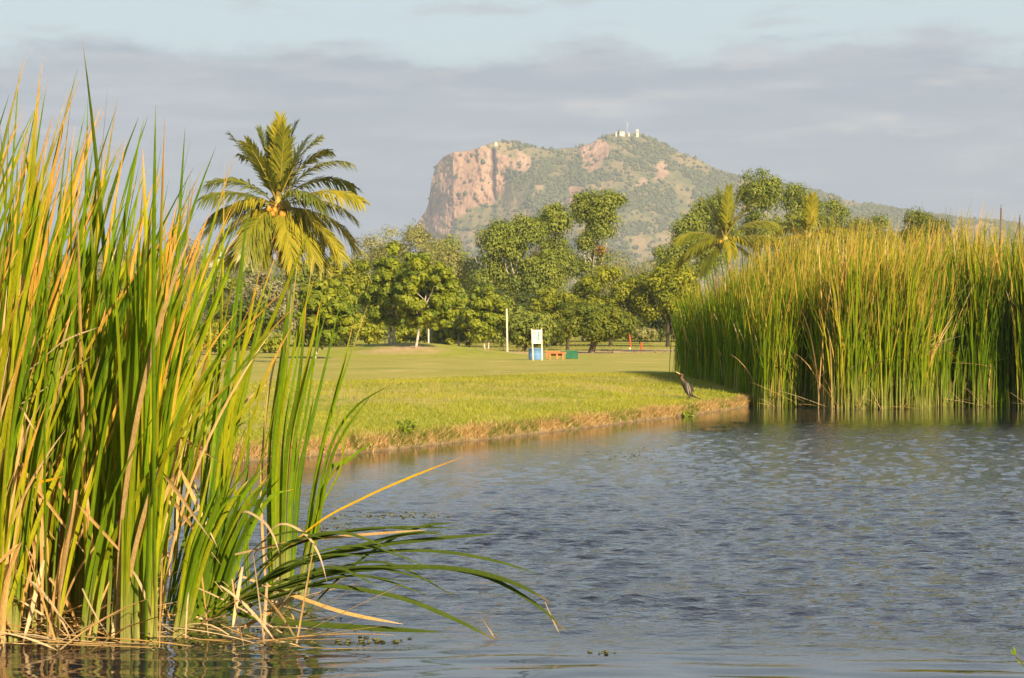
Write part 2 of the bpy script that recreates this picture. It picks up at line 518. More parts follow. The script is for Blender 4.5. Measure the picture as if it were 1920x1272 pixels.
def poly_mask(pts, soft=7):
    pts = np.array(pts, float)
    nzx = (fbm(XP / 14, YP / 14, 91) - .5) * 22; nzy = (fbm(XP / 14 + 50, YP / 14, 92) - .5) * 22
    x, y = XP + nzx, YP + nzy
    inside = np.zeros(XP.shape, bool); dist = np.full(XP.shape, 1e9)
    for i in range(len(pts)):
        (x1, y1), (x2, y2) = pts[i], pts[(i + 1) % len(pts)]
        c = ((y1 > y) != (y2 > y)) & (x < (x2 - x1) * (y - y1) / (y2 - y1 + 1e-9) + x1)
        inside ^= c
        t = np.clip(((x - x1) * (x2 - x1) + (y - y1) * (y2 - y1)) / ((x2 - x1) ** 2 + (y2 - y1) ** 2), 0, 1)
        dist = np.minimum(dist, np.hypot(x - x1 - t * (x2 - x1), y - y1 - t * (y2 - y1)))
    sd_ = np.where(inside, dist, -dist)
    return sstep(sd_, -soft, soft)

cliff = poly_mask([(770, 455), (780, 380), (800, 285), (900, 280), (928, 290), (955, 300), (952, 340), (945, 365), (930, 385), (905, 395), (880, 400), (862, 420), (850, 455)], 5)
main_cliff = cliff
cliff = np.maximum(cliff, .9 * poly_mask([(1088, 330), (1090, 285), (1102, 268), (1135, 272), (1140, 300), (1120, 325), (1100, 335)], 5))
cliff = np.maximum(cliff, .55 * poly_mask([(1212, 345), (1228, 315), (1250, 305), (1255, 320), (1235, 345)], 5))
cliff = np.maximum(cliff, .45 * poly_mask([(1178, 360), (1200, 340), (1215, 345), (1195, 375)], 6))
cliff = np.maximum(cliff, .70 * poly_mask([(1055, 400), (1065, 365), (1085, 360), (1080, 395)], 6))
cliff = np.maximum(cliff, .42 * poly_mask([(985, 380), (1005, 350), (1030, 350), (1010, 375)], 6))
cliff = np.maximum(cliff, .55 * poly_mask([(950, 320), (965, 285), (1000, 300), (985, 340)], 8))
cliff = np.maximum(cliff, .30 * sstep(fbm(XP / 32 + 4, YP / 15, 93), .60, .70))
steep = main_cliff.copy()
for q in range(14):      # soften sideways so that no wall runs down below a ledge
    steep = .25 * np.roll(steep, 1, 1) + .5 * steep + .25 * np.roll(steep, -1, 1)
cot = (1.25 * (1 - steep) + .16 * steep) * (1 - .55 * np.exp(-((XP - 955) / 48) ** 2))
dz = RID[None, :] / (NV - 1)
D = np.cumsum(cot * dz, 0) - cot[:1] * dz
def corner(xc, amp, left, right):
    xc = xc + 26 * (fbm(YP / 30, 0 * YP + amp, 97, 3) - .5) * (left > 69)
    return amp * np.where(XP < xc, np.clip(1 - (xc - XP) / left, 0, 1), np.clip(1 - (XP - xc) / right, 0, 1))
grow = sstep(vv, 0, .25)[:, None]
D = D + corner(852 + (YP - 300) * .02, 98, 66, 230)
D = D + corner(1092 - (YP - 280) * .10, 42, 30, 170) * (.35 + .65 * grow)
D = D + corner(1015 - (YP - 340) * .75, 40, 72, 120) * grow * sstep(YP, 285, 340)
D = D + corner(1238 - (YP - 310) * .8, 20, 90, 150) * grow
D = D + corner(1120 - (YP - 360) * .9, 16, 80, 110) * grow * sstep(YP, 320, 360)
D = D + corner(1400 - (YP - 340) * .8, 26, 110, 200) * grow
D = D - 24 * np.exp(-((XP - 925 - (YP - 300) * .05 - 5 * (vnoise(YP / 12, 0 * YP, 3) - .5)) / 3.2) ** 2) * sstep(YP, 281, 290) * (1 - sstep(YP, 372, 385))
D = D - 9 * np.exp(-((XP - 893 - (YP - 300) * .16) / 3) ** 2) * (1 - sstep(YP, 330, 350))
D = D + 30 * (fbm(XP / 55, YP / 40, 101, 3) - .5) * (.3 + .7 * grow)
D = D + (8 * (fbm(XP / 16, YP / 38, 102, 4) - .5) + 5.5 * (fbm(XP / 6, YP / 14, 103, 3) - .5)) * (.45 + cliff)
D = D - 7 * cliff * (1 - sstep(np.abs(fbm(XP / 15 + YP / 60, YP / 34, 105, 3) - .5), .0, .045))
D = D - 4 * cliff * (1 - sstep(np.abs(fbm(XP / 24 + 7, YP / 9, 106, 3) - .5), .0, .04))
D = D + 4 * (np.abs(fbm(XP / 9, YP / 30, 104, 3) - .5) * 2) * cliff
# back of the hill
NB = 26
vb = np.linspace(0, 1, NB)[1:]
backZ = RID[None, :] * (1 - vb[:, None]); backD = D[:1] - RID[None, :] * vb[:, None] * 1.6
HX = np.concatenate([np.repeat(hx[None, :], NB - 1, 0)[::-1], XP], 0)
HZ = np.concatenate([backZ[::-1], ZP], 0)
HDp = np.concatenate([backD[::-1], D], 0)
CL = np.concatenate([np.zeros_like(backZ), cliff], 0)
HV = np.stack([(HX - 960) * HK, HD - HDp * HK, HZ * HK + CAM_Z - 3.0 * (HZ < .5)], -1)
nr, nc = HX.shape
hi_ = np.arange(nr * nc).reshape(nr, nc)
hq = np.stack([hi_[:-1, :-1], hi_[1:, :-1], hi_[1:, 1:], hi_[:-1, 1:]], -1).reshape(-1, 4)
hme = mesh_np('hill', HV.reshape(-1, 3), hq, attrs={'cliff': CL.ravel()})
m, nt, o = material('hill_rock')
L = nt.links.new
p = nd(nt, 'ShaderNodeBsdfPrincipled', i_Roughness=0.95); p.inputs['Specular IOR Level'].default_value = 0.05
tcg = nd(nt, 'ShaderNodeTexCoord')
rock = mxc(rmp(gn(.025, 8, (1, 1, .35)), .36, .64), (0.29, 0.175, 0.118), (0.50, 0.335, 0.23))
rock = mxc(rmp(gn(.09, 6, (1, 1, .5)), .52, .72), rock, (0.17, 0.105, 0.07))
turf = mxc(rmp(gn(.02, 7), .38, .62), (0.135, 0.14, 0.052), (0.28, 0.215, 0.105))
turf = mxc(rmp(gn(.06, 6), .5, .66), turf, (0.10, 0.12, 0.045))
L(mxc(rmp(gat('cliff'), .25, .6), turf, rock), p.inputs['Base Color'])
bp = nd(nt, 'ShaderNodeBump', i_Strength=0.8, i_Distance=6.0)
L(gn(.10, 8, (1, 1, .6)), bp.inputs['Height']); L(bp.outputs[0], p.inputs['Normal'])
L(p.outputs[0], o.inputs['Surface'])
tag(link('hill', hme, m), 'rocky granite hill with a sheer pink cliff at its left end', 'hill', kind='structure')

# bushes and small trees on the hill: nobody could count them
ico_bm = bmesh.new(); bmesh.ops.create_icosphere(ico_bm, subdivisions=1, radius=1)
ICO_V = np.array([v.co[:] for v in ico_bm.verts]); ICO_F = np.array([[v.index for v in f.verts] for f in ico_bm.faces]); ico_bm.free()
ico2 = bmesh.new(); bmesh.ops.create_icosphere(ico2, subdivisions=2, radius=1)
ICO2_V = np.array([v.co[:] for v in ico2.verts]); ICO2_F = np.array([[v.index for v in f.verts] for f in ico2.faces]); ico2.free()

def blobs(cs, rs, cols, zs=0.85, V0=None, F0=None, rough=.35, seed=1):
    V0 = ICO_V if V0 is None else V0; F0 = ICO_F if F0 is None else F0
    g = np.random.default_rng(seed); n = len(cs)
    v = V0[None] * (1 + rough * (g.random((n, len(V0), 1)) * 2 - 1))
    a = g.random(n) * 6.28; ca, sa = np.cos(a)[:, None], np.sin(a)[:, None]
    x = v[..., 0] * ca - v[..., 1] * sa; y = v[..., 0] * sa + v[..., 1] * ca
    v = np.stack([x, y, v[..., 2] * zs], -1) * rs[:, None, None] + cs[:, None, :]
    f = F0[None] + (np.arange(n) * len(V0))[:, None, None]
    c = np.repeat(cols[:, None, :], len(V0), 1) * (1 + .25 * (g.random((n, len(V0), 1)) - .5))
    return v.reshape(-1, 3), f.reshape(-1, 3), c.reshape(-1, 3)

nb = 52000
ux = rng.uniform(785, 2100, nb); uv = rng.random(nb) ** 1.15
ci = np.clip(np.searchsorted(hx, ux), 0, len(hx) - 1); ri = np.clip((uv * (NV - 1)).astype(int), 0, NV - 1)
bxp, byp = XP[ri, ci], YP[ri, ci]
dens = 1.25 * sstep(fbm(bxp / 44, byp / 20, 201, 5), .45, .56) * (1 - .93 * sstep(cliff[ri, ci], .2, .55))
dens = np.maximum(dens * (.35 + .65 * sstep(byp, 262, 300)), .12 * (1 - cliff[ri, ci]))
dens += .35 * np.exp(-((bxp - 1065) / 22) ** 2 - ((byp - 312) / 26) ** 2)
dens *= .62 * (1 - .9 * np.exp(-((bxp - 1175) / 34) ** 2 - ((byp - 252) / 10) ** 2)) * (1 - .8 * np.exp(-((bxp - 931) / 12) ** 2 - ((byp - 272) / 6) ** 2))
keep = (rng.random(nb) < dens) & (byp < 540)
ri, ci = ri[keep], ci[keep]
nbk = len(ri)
cs = np.stack([(XP[ri, ci] - 960) * HK, HD - D[ri, ci] * HK, ZP[ri, ci] * HK + CAM_Z], -1) + np.stack([rng.normal(0, 1, nbk), -1.2 + 0 * ri, 1.0 + 0 * ri], -1)
rs = rng.uniform(1.2, 3.0, nbk) * np.where(rng.random(nbk) < .12, 1.35, 1)
cc = np.array([(.095, .112, .038)]) * rng.uniform(.75, 1.3, (nbk, 1)) + rng.uniform(0, .02, (nbk, 1)) * np.array([(1, .8, .2)])
bv, bf, bc = blobs(cs, rs, cc, 1.0, seed=4)
tag(link('hillside_scrub', mesh_np('hillside_scrub', bv, bf, bc), M_BUSH), 'olive scrub and small trees scattered over the rocky hill', 'scrub', kind='stuff')

# buildings and masts on the top of the hill
M_WHITE = simple('white_paint', (0.80, 0.76, 0.68), 0.6, 0.12, 2)
M_CREAM = simple('cream_wall', (0.74, 0.70, 0.52), 0.7, 0.12, .3)
M_DARKGL = simple('dark_window', (0.06, 0.07, 0.08), 0.2, 0.1, 2)
M_STEEL = simple('grey_steel', (0.52, 0.52, 0.50), 0.5, 0.15, 3)
M_TINROOF = simple('grey_tin_roof', (0.45, 0.44, 0.42), 0.5, 0.15, 1)

def hill_y(px):
    c = np.argmin(abs(hx - px)); return HD - D[2, c] * HK
def fort(name, x0, x1, ytop, ybot, label, cat, mat, nwin, depth=7, flat=True):
    y = hill_y((x0 + x1) / 2) - 2
    X0, X1 = (x0 - 960) * HK, (x1 - 960) * HK; Z0, Z1 = (HOR - ybot) * HK + CAM_Z, (HOR - ytop) * HK + CAM_Z
    r = empty(name, ((X0 + X1) / 2, y, Z0), label, cat)
    w, hh = X1 - X0, Z1 - Z0
    MB().box((-w / 2, 0, -5), (w / 2, depth, hh * .86)).build('wall', mat, r)
    MB().box((-w / 2 - .4, -.4, hh * .862), (w / 2 + .4, depth + .4, hh)).build('roof', M_TINROOF if flat else mat, r)
    for k in range(nwin):
        cx = -w / 2 + w * (k + .5) / nwin
        MB().box((cx - w / nwin * .22, -.12, hh * .35), (cx + w / nwin * .22, -.003, hh * .65)).build('window', M_DARKGL, r)
    return r
fort('summit_building', 1161, 1170.5, 247.5, 252.5, 'long low white building on the summit beside the mast', 'building', M_WHITE, 4)
fort('summit_tower', 1192, 1197, 244.5, 254, 'cream square tower block at the right end of the summit', 'tower', M_CREAM, 2, 6, False)
fort('summit_hut', 1153.5, 1156, 248.3, 252, 'tiny pale hut left of the white summit building', 'hut', M_CREAM, 1, 3)
fort('summit_cabin', 1177.5, 1179.8, 249, 253, 'tiny white cabin between the mast and the cream tower', 'hut', M_WHITE, 1, 3)
fort('lookout_shelter', 928, 933, 271.8, 274, 'low pale shelter on the shoulder above the cliff', 'building', M_CREAM, 3, 4)
my = hill_y(1175)
mast = empty('antenna_mast', ((1175 - 960) * HK, my - 3, (HOR - 252) * HK + CAM_Z), 'tall thin white antenna mast on the hill summit', 'mast')
MB().tube([(0, 0, -2), (0, 0, 16)], [.28, .2], 6).build('pole', M_WHITE, mast)
for k, (dx, dz_) in enumerate(((-1.1, 17.5), (1.6, 15.6), (1.2, 12.8))):
    MB().box((dx - .3, -.3, dz_ - 1.7), (dx + .3, .3, dz_ - .3)).box((min(0, dx), -.1, dz_ - 1.1), (max(0, dx), .1, dz_ - .9)).build('antenna', M_WHITE, mast)

# ------------------------------------------------------------------ trees
def leaf_quads(c, nrm, along, L_, W_, cols):
    """diamond shaped leaf sprays"""
    along = along - nrm * (along * nrm).sum(1, keepdims=True)
    along /= np.linalg.norm(along, axis=1, keepdims=True) + 1e-9
    side = np.cross(nrm, along)
    a, s = along * L_[:, None] * .5, side * W_[:, None] * .5
    v = np.stack([c - a, c + s - a * .1, c + a, c - s - a * .1], 1).reshape(-1, 3)
    f = np.arange(len(c) * 4).reshape(-1, 4)
    return v, f, np.repeat(cols, 4, 0)

def unit(n, g):
    v = g.normal(size=(n, 3)); return v / np.linalg.norm(v, axis=1, keepdims=True)

def crown_leaves(g, blobs_, n, leaf, c1, c2, droop=0.0, odd=None, shell=.30):
    """blobs_: (m,4) centre and radius of the leaf clumps"""
    bl = np.asarray(blobs_)
    wgt = bl[:, 3] ** 2; which = g.choice(len(bl), n, p=wgt / wgt.sum())
    d = unit(n, g)
    d[:, 2] = np.where((d[:, 2] < -.2) & (g.random(n) < .5), -d[:, 2], d[:, 2])
    # lumpy clump outline
    ph = g.random(len(bl)) * 20
    far_ = np.where(g.random(n) < .22, g.uniform(1., 1.45, n), 1.)
    rr = bl[which, 3] * far_ * (shell + (1 - shell) * g.random(n) ** .6) * (.78 + .5 * vnoise(d[:, 0] * 2.2 + ph[which], d[:, 2] * 2.2 + d[:, 1] * 1.7, 7))
    pos = bl[which, :3] + d * rr[:, None] * np.array([1, 1, .82])
    pos[:, 2] -= droop * rr * g.random(n) ** 2
    nrm = d * 1.6 + unit(n, g) * .55 + np.array([0, 0, .25]); nrm /= np.linalg.norm(nrm, axis=1, keepdims=True)
    al = unit(n, g) + np.array([0, 0, -droop * 1.6])
    t = np.clip(g.normal(.5, .18, n) + (g.random(len(bl))[which] - .5) * .5, 0, 1)[:, None]
    cols = np.asarray(c1) * (1 - t) + np.asarray(c2) * t
    cols = cols * g.uniform(.85, 1.15, (n, 1))
    if odd is not None:
        od = (g.random(len(bl)) < odd[0])[which]
        cols[od] = np.asarray(odd[1]) * g.uniform(.7, 1.3, (od.sum(), 1))
    Ls = leaf * g.uniform(.6, 1.4, n)
    return leaf_quads(pos, nrm, al, Ls, Ls * g.uniform(.35, .6, n), cols)

def clumps(g, W, H, m, cr, hollow=.45, flat=1.0):
    """clump centres through an uneven egg"""
    out_ = []
    while len(out_) < m:
        d = unit(1, g)[0]; r = hollow + (1 - hollow) * g.random() ** .6
        if d[2] < -.55 and g.random() < .6: continue
        p_ = d * r * np.array([W / 2, W / 2 * .9, H / 2])
        rad = cr * g.uniform(.65, 1.35)
        sx = (1 - rad / (W / 2) * .38); sz = (1 - rad / (H / 2) * .45)
        out_.append((p_[0] * max(.2, sx), p_[1] * max(.2, sx), p_[2] * max(.2, sz), rad))
    return np.array(out_)

PAL = {  # two leaf colours, leaf size, droop
    'broad': ((0.095, 0.160, 0.012), (0.310, 0.335, 0.020), .30, .15),
    'gum': ((0.105, 0.155, 0.020), (0.305, 0.335, 0.045), .28, .75),
    'paper': ((0.165, 0.180, 0.055), (0.380, 0.360, 0.115), .25, .5),
    'round': ((0.075, 0.120, 0.010), (0.235, 0.245, 0.014), .22, .1),
    'yellow': ((0.120, 0.165, 0.012), (0.345, 0.350, 0.018), .27, .35),
    'dark': ((0.045, 0.075, 0.012), (0.125, 0.150, 0.020), .30, .2),  # dark shrubs; for undergrowth the shade beneath the trees is in this colour
    'silver': ((0.190, 0.195, 0.110), (0.370, 0.350, 0.200), .22, .3),
    'lime': ((0.180, 0.230, 0.014), (0.370, 0.380, 0.028), .22, .2),
}
tree_seed = [100]
def tree(name, label, x, top, bot, w, d, kind, n=9000, m=26, cr=None, trunk_px=None, bark=None, stems=1, lean=0, group=None, odd=None, base_py=None, trunk_w=.16, hollow=.45, cat='tree', lobes=None):
    """crown between rows top and bot, w wide, all in photo pixels at distance d"""
    tree_seed[0] += 1
    g = np.random.default_rng(tree_seed[0])
    k = d / FPX
    tx = trunk_px if trunk_px is not None else x
    X, bX = wx(x, d), wx(tx, d)
    zb = float(gz(bX, d)); ztop, zbot = wz(top, d), max(wz(bot, d), zb + .05)
    H, W = ztop - zbot, w * k * 1.2
    root = empty(name, (bX, d, zb), label, cat, group)
    c1, c2, leaf, droop = PAL[kind]
    cr = (cr or max(.35, min(W, H) * .20)) * 1.05; m = int(m * 1.5)
    if lobes:
        parts = []
        for (lx, lt, lb, lw, frac) in lobes:
            q = clumps(g, lw * k, (lb - lt) * k, max(3, int(m * frac)), cr * min(1, lw / w + .35), hollow)
            q[:, 0] += wx(lx, d) - X; q[:, 2] += (wz(lt, d) + wz(lb, d)) / 2 - (ztop + zbot) / 2
            parts.append(q)
        cl = np.concatenate(parts)
    else:
        cl = clumps(g, W, H, m, cr, hollow)
    cl[:, 0] += X - bX; cl[:, 2] += (ztop + zbot) / 2 - zb
    cl[:, 2] = np.maximum(cl[:, 2], .35 * cl[:, 3])
    v, f, c = crown_leaves(g, cl, int(n * 1.52), leaf * .96, np.array(c1), np.array(c2), droop, odd)
    link('crown', mesh_np('crown', v, f, c), M_LEAF, root)
    mb = MB()
    ctr = np.array([X - bX, 0, (ztop * .45 + zbot * .55) - zb])
    for s_ in range(stems):
        off = (s_ - (stems - 1) / 2) * .38
        a = np.array([off * .5, g.uniform(-.1, .1), -.15]); e = ctr + np.array([off * 1.8, 0, H * .15 * g.uniform(.3, 1)])
        mid = a * .5 + e * .5 + np.array([lean * .4 + off * .25 + g.normal(0, .06), 0, 0])
        pts = [(1 - t) ** 2 * a + 2 * t * (1 - t) * mid + t * t * e for t in np.linspace(0, 1, 9)]
        tw = trunk_w * (1 if stems == 1 else .75)
        mb.tube(pts, [tw * (1.25 if t == 0 else 1) * (1 - .62 * t) for t in np.linspace(0, 1, 9)], 8)
        order = g.permutation(len(cl))[:max(4, int(13 / stems))]
        for j in order:
            t0 = g.uniform(.45, .95); q0 = pts[int(t0 * 8)]
            e2 = cl[j, :3]; mm = (q0 + e2) / 2 + np.array([0, 0, -.12 * np.linalg.norm(e2 - q0)])
            lp = [(1 - t) ** 2 * q0 + 2 * t * (1 - t) * mm + t * t * e2 for t in np.linspace(0, 1, 6)]
            mb.tube(lp, [tw * .30 * (1 - .75 * t) for t in np.linspace(0, 1, 6)], 5)
    mb.build('trunk', bark or M_BARK, root, smooth=True)
    return root

# far belt that closes the horizon behind everything
nfw = 700
g = np.random.default_rng(3)
fx = g.uniform(-210, 210, nfw); fy = g.uniform(300, 420, nfw)
fz = gz(fx, fy); fr = g.uniform(1.4, 3.0, nfw)
fbl = np.stack([fx, fy, fz + g.uniform(.5, 5.2, nfw) * (.8 + .5 * vnoise(fx / 14, fy / 30, 5)), fr], -1)
v, f, c = crown_leaves(g, fbl, 42000, .85, (.085, .10, .035), (.19, .175, .07), .2)
tag(link('distant_woodland', mesh_np('distant_woodland', v, f, c), M_LEAF), 'low band of olive woodland closing the view behind the park trees', 'woodland', kind='stuff')

PB = 'pale paperbark trees behind the park'
tree('paperbark_tree', 'pale grey-olive paperbark just right of the coconut palm, background', 700, 436, 600, 95, 245, 'paper', 6000, 24, bark=M_PALE, group=PB)
tree('paperbark_tree', 'pale paperbark with a forked top, left of the bare cliff foot', 742, 424, 600, 85, 250, 'paper', 6000, 22, bark=M_PALE, group=PB)
tree('paperbark_tree', 'tallest pale paperbark, its top just touching the foot of the cliff', 786, 415, 600, 80, 240, 'paper', 6500, 22, bark=M_PALE, group=PB)
tree('paperbark_tree', 'greener paperbark below the cliff foot, left of the big gum', 838, 434, 600, 95, 255, 'gum', 6000, 22, bark=M_PALE, group=PB)
tree('paperbark_tree', 'broad straw-olive paperbark in front of the greener one', 838, 455, 610, 115, 215, 'paper', 8500, 30, bark=M_PALE, group=PB)
tree('paperbark_tree', 'pale low paperbark right of the tall gum, before the hill slope', 1170, 468, 610, 105, 270, 'paper', 6000, 24, bark=M_PALE, group=PB)
tree('paperbark_tree', 'pale paperbark left of the dark right-hand gum', 1232, 482, 610, 80, 265, 'paper', 4500, 18, bark=M_PALE, group=PB)
tree('paperbark_tree', 'silvery paperbark half hidden behind the near reeds, left background', 345, 432, 620, 120, 235, 'silver', 7000, 26, bark=M_PALE, group=PB)
tree('paperbark_tree', 'second silvery paperbark behind the near reeds, further left', 225, 455, 620, 130, 240, 'silver', 6000, 24, bark=M_PALE, group=PB)
tree('paperbark_tree', 'grey-green tree behind the near reeds at the left edge', 60, 470, 620, 170, 230, 'silver', 6000, 24, bark=M_PALE, group=PB)

GM = 'tall gum trees behind the park'
tree('gum_tree', 'largest gum, wide olive crown left of the two tall tops', 962, 388, 600, 165, 210, 'gum', 20000, 60, 1.05, bark=M_PALE, group=GM, trunk_px=1000, trunk_w=.3,
     lobes=[(940, 410, 520, 105, .35), (985, 390, 480, 90, .22), (935, 480, 600, 120, .28), (1010, 460, 590, 110, .3)])
tree('gum_tree', 'narrow gum top with a rusty leaf patch, left of the tallest gum', 1040, 376, 540, 82, 214, 'gum', 8000, 26, .95, bark=M_PALE, group=GM, odd=(.07, (.27, .15, .02)), trunk_w=.22,
     lobes=[(1036, 376, 450, 66, .5), (1042, 430, 540, 86, .6)])
tree('gum_tree', 'tallest gum with a spreading round top against the hill', 1118, 348, 560, 112, 218, 'gum', 11500, 36, 1.0, bark=M_PALE, group=GM, odd=(.035, (.26, .16, .02)), trunk_px=1095, trunk_w=.26,
     lobes=[(1098, 350, 440, 62, .32), (1142, 352, 430, 70, .32), (1104, 420, 560, 66, .4), (1122, 400, 470, 60, .15)])
tree('gum_tree', 'dark green gum left of the right-hand palm', 1282, 402, 520, 100, 225, 'gum', 8500, 28, .95, bark=M_BARK, group=GM,
     lobes=[(1290, 402, 470, 70, .5), (1258, 450, 520, 66, .35), (1310, 440, 530, 60, .35)])
tree('gum_tree', 'dark gum crown directly behind the right-hand palm', 1342, 352, 500, 80, 232, 'gum', 7000, 24, .95, bark=M_BARK, group=GM)
tree('gum_tree', 'tall gum right of and above the right-hand palm', 1424, 316, 500, 92, 235, 'gum', 9500, 30, 1.0, bark=M_BARK, group=GM,
     lobes=[(1424, 316, 410, 84, .6), (1430, 390, 500, 92, .5)])
tree('gum_tree', 'pale gum with a knobbly top above the small palm', 1502, 336, 500, 88, 242, 'gum', 8000, 28, .95, bark=M_PALE, group=GM,
     lobes=[(1492, 336, 410, 56, .4), (1515, 365, 450, 90, .5), (1500, 400, 500, 90, .4)])
tree('gum_tree', 'lower olive gum between the small palm and the round dark tree', 1562, 372, 500, 80, 246, 'gum', 5500, 22, .9, bark=M_PALE, group=GM)
tree('gum_tree', 'low rounded gum just showing over the right-hand reeds', 1630, 390, 500, 84, 250, 'gum', 5500, 22, .9, bark=M_BARK, group=GM)
tree('rounded_tree', 'lone dark round tree showing over the right-hand reeds', 1732, 386, 500, 76, 250, 'round', 7000, 24, 1.0, bark=M_BARK)

YG = 'park trees around the clearing'
tree('park_tree', 'yellow-green tree with hanging creeper behind the white sign', 1040, 525, 640, 80, 186, 'yellow', 8000, 26, .6, bark=M_DARKBARK, group=YG, base_py=640)
tree('park_tree', 'broad yellow-green tree behind the round dark tree', 1145, 498, 640, 130, 180, 'yellow', 12000, 38, .75, bark=M_DARKBARK, group=YG)
tree('park_tree', 'yellow-green tree at the left edge of the right-hand reeds', 1252, 488, 605, 120, 178, 'yellow', 11000, 36, .7, bark=M_DARKBARK, group=YG)
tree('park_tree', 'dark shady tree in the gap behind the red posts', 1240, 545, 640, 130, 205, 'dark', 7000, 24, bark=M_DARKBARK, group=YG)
tree('rounded_tree', 'small round dark green tree on a short trunk right of the green crate', 1122, 566, 648, 112, 150, 'round', 12000, 40, .55, trunk_px=1108, bark=M_BARK, trunk_w=.24, lean=-.1)
tree('rounded_tree', 'smaller round tree half hidden left of the round dark tree', 1064, 575, 640, 52, 164, 'round', 4500, 18, .45, bark=M_DARKBARK, trunk_w=.14)
tree('leaning_tree', 'scrubby olive tree with a leaning black trunk behind the sign', 995, 584, 648, 86, 158, 'gum', 6500, 24, .5, trunk_px=980, bark=M_DARKBARK, trunk_w=.16, lean=.5)
tree('park_tree', 'shrubby tree coloured dark for the shade under the big gum', 955, 540, 640, 130, 200, 'dark', 8000, 28, bark=M_DARKBARK, group=YG)  # dark leaf colour stands in for shade below the gum
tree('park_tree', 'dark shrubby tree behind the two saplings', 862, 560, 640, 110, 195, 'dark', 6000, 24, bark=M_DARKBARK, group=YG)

FG = 'bright green trees with white trunks on the mound'
tree('sapling_tree', 'bright green tree on twin white trunks on the mulched mound', 737, 456, 636, 112, 140, 'broad', 13000, 70, .36, trunk_px=734, bark=M_PALE, stems=2, trunk_w=.13, group=FG, hollow=.35)
tree('sapling_tree', 'slender straight white-trunked tree at the front of the mound', 800, 468, 640, 104, 136, 'broad', 12000, 64, .35, trunk_px=779, bark=M_PALE, trunk_w=.085, group=FG, hollow=.35)
tree('sapling_tree', 'small white-trunked tree behind the mound, left of the bushy pair', 860, 540, 640, 66, 160, 'broad', 5500, 34, .32, bark=M_PALE, trunk_w=.08, group=FG, hollow=.3)
tree('sapling_tree', 'bushy twin-trunked tree just left of the white pole', 905, 532, 645, 88, 156, 'broad', 8500, 46, .36, trunk_px=913, bark=M_PALE, stems=2, trunk_w=.09, group=FG, hollow=.3)
tree('sapling_tree', 'white-trunked tree seen through the near reeds below the coconut palm', 612, 515, 650, 100, 122, 'broad', 9000, 50, .33, trunk_px=588, bark=M_PALE, trunk_w=.10, group=FG, hollow=.35)

SH = 'shrubs along the edge of the trees'
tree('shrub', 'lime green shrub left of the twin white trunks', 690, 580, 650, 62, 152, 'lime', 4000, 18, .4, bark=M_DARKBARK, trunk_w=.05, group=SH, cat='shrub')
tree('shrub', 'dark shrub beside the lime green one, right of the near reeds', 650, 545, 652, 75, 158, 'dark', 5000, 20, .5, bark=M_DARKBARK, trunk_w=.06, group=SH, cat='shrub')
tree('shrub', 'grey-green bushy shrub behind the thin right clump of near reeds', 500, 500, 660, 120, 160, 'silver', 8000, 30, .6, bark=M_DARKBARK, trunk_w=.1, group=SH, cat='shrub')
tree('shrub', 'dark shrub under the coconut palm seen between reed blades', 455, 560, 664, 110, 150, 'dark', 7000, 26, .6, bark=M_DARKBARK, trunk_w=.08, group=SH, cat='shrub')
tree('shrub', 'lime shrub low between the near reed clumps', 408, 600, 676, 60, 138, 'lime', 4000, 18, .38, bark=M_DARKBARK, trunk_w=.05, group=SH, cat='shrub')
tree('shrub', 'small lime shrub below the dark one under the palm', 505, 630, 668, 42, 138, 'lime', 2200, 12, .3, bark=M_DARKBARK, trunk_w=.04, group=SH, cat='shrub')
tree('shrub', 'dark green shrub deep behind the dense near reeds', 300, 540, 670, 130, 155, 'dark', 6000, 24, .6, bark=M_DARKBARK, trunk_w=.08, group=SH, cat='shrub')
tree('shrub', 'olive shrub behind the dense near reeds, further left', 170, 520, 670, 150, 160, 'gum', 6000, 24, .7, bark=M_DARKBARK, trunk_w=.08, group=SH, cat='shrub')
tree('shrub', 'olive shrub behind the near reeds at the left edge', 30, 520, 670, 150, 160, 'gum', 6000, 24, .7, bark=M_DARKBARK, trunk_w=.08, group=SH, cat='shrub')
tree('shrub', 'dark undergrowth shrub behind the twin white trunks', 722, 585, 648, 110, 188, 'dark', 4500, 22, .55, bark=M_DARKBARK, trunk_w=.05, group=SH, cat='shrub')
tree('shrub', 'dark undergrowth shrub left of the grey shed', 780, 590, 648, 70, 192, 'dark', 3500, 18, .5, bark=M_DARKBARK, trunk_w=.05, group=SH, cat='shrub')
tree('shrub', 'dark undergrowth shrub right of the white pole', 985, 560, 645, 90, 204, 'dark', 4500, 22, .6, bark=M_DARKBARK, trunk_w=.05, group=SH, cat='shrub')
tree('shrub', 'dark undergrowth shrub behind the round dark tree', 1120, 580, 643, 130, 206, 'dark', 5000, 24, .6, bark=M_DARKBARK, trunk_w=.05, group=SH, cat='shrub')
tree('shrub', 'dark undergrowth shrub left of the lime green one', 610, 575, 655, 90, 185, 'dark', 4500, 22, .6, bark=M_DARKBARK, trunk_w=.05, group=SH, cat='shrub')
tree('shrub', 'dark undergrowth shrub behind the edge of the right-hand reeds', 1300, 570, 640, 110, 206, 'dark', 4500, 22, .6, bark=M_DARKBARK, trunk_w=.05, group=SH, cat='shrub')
tree('shrub', 'thin green shrub standing in front of the grey shed', 836, 592, 652, 46, 165, 'broad', 2600, 16, .3, bark=M_DARKBARK, trunk_w=.04, group=SH, cat='shrub')
tree('park_tree', 'olive tree between the coconut palm and the mound saplings', 648, 470, 645, 105, 176, 'yellow', 8500, 34, .6, bark=M_BARK, group=YG)
tree('park_tree', 'olive-green tree directly behind the coconut palm trunk', 560, 478, 650, 120, 180, 'gum', 8500, 34, .65, bark=M_BARK, group=YG)
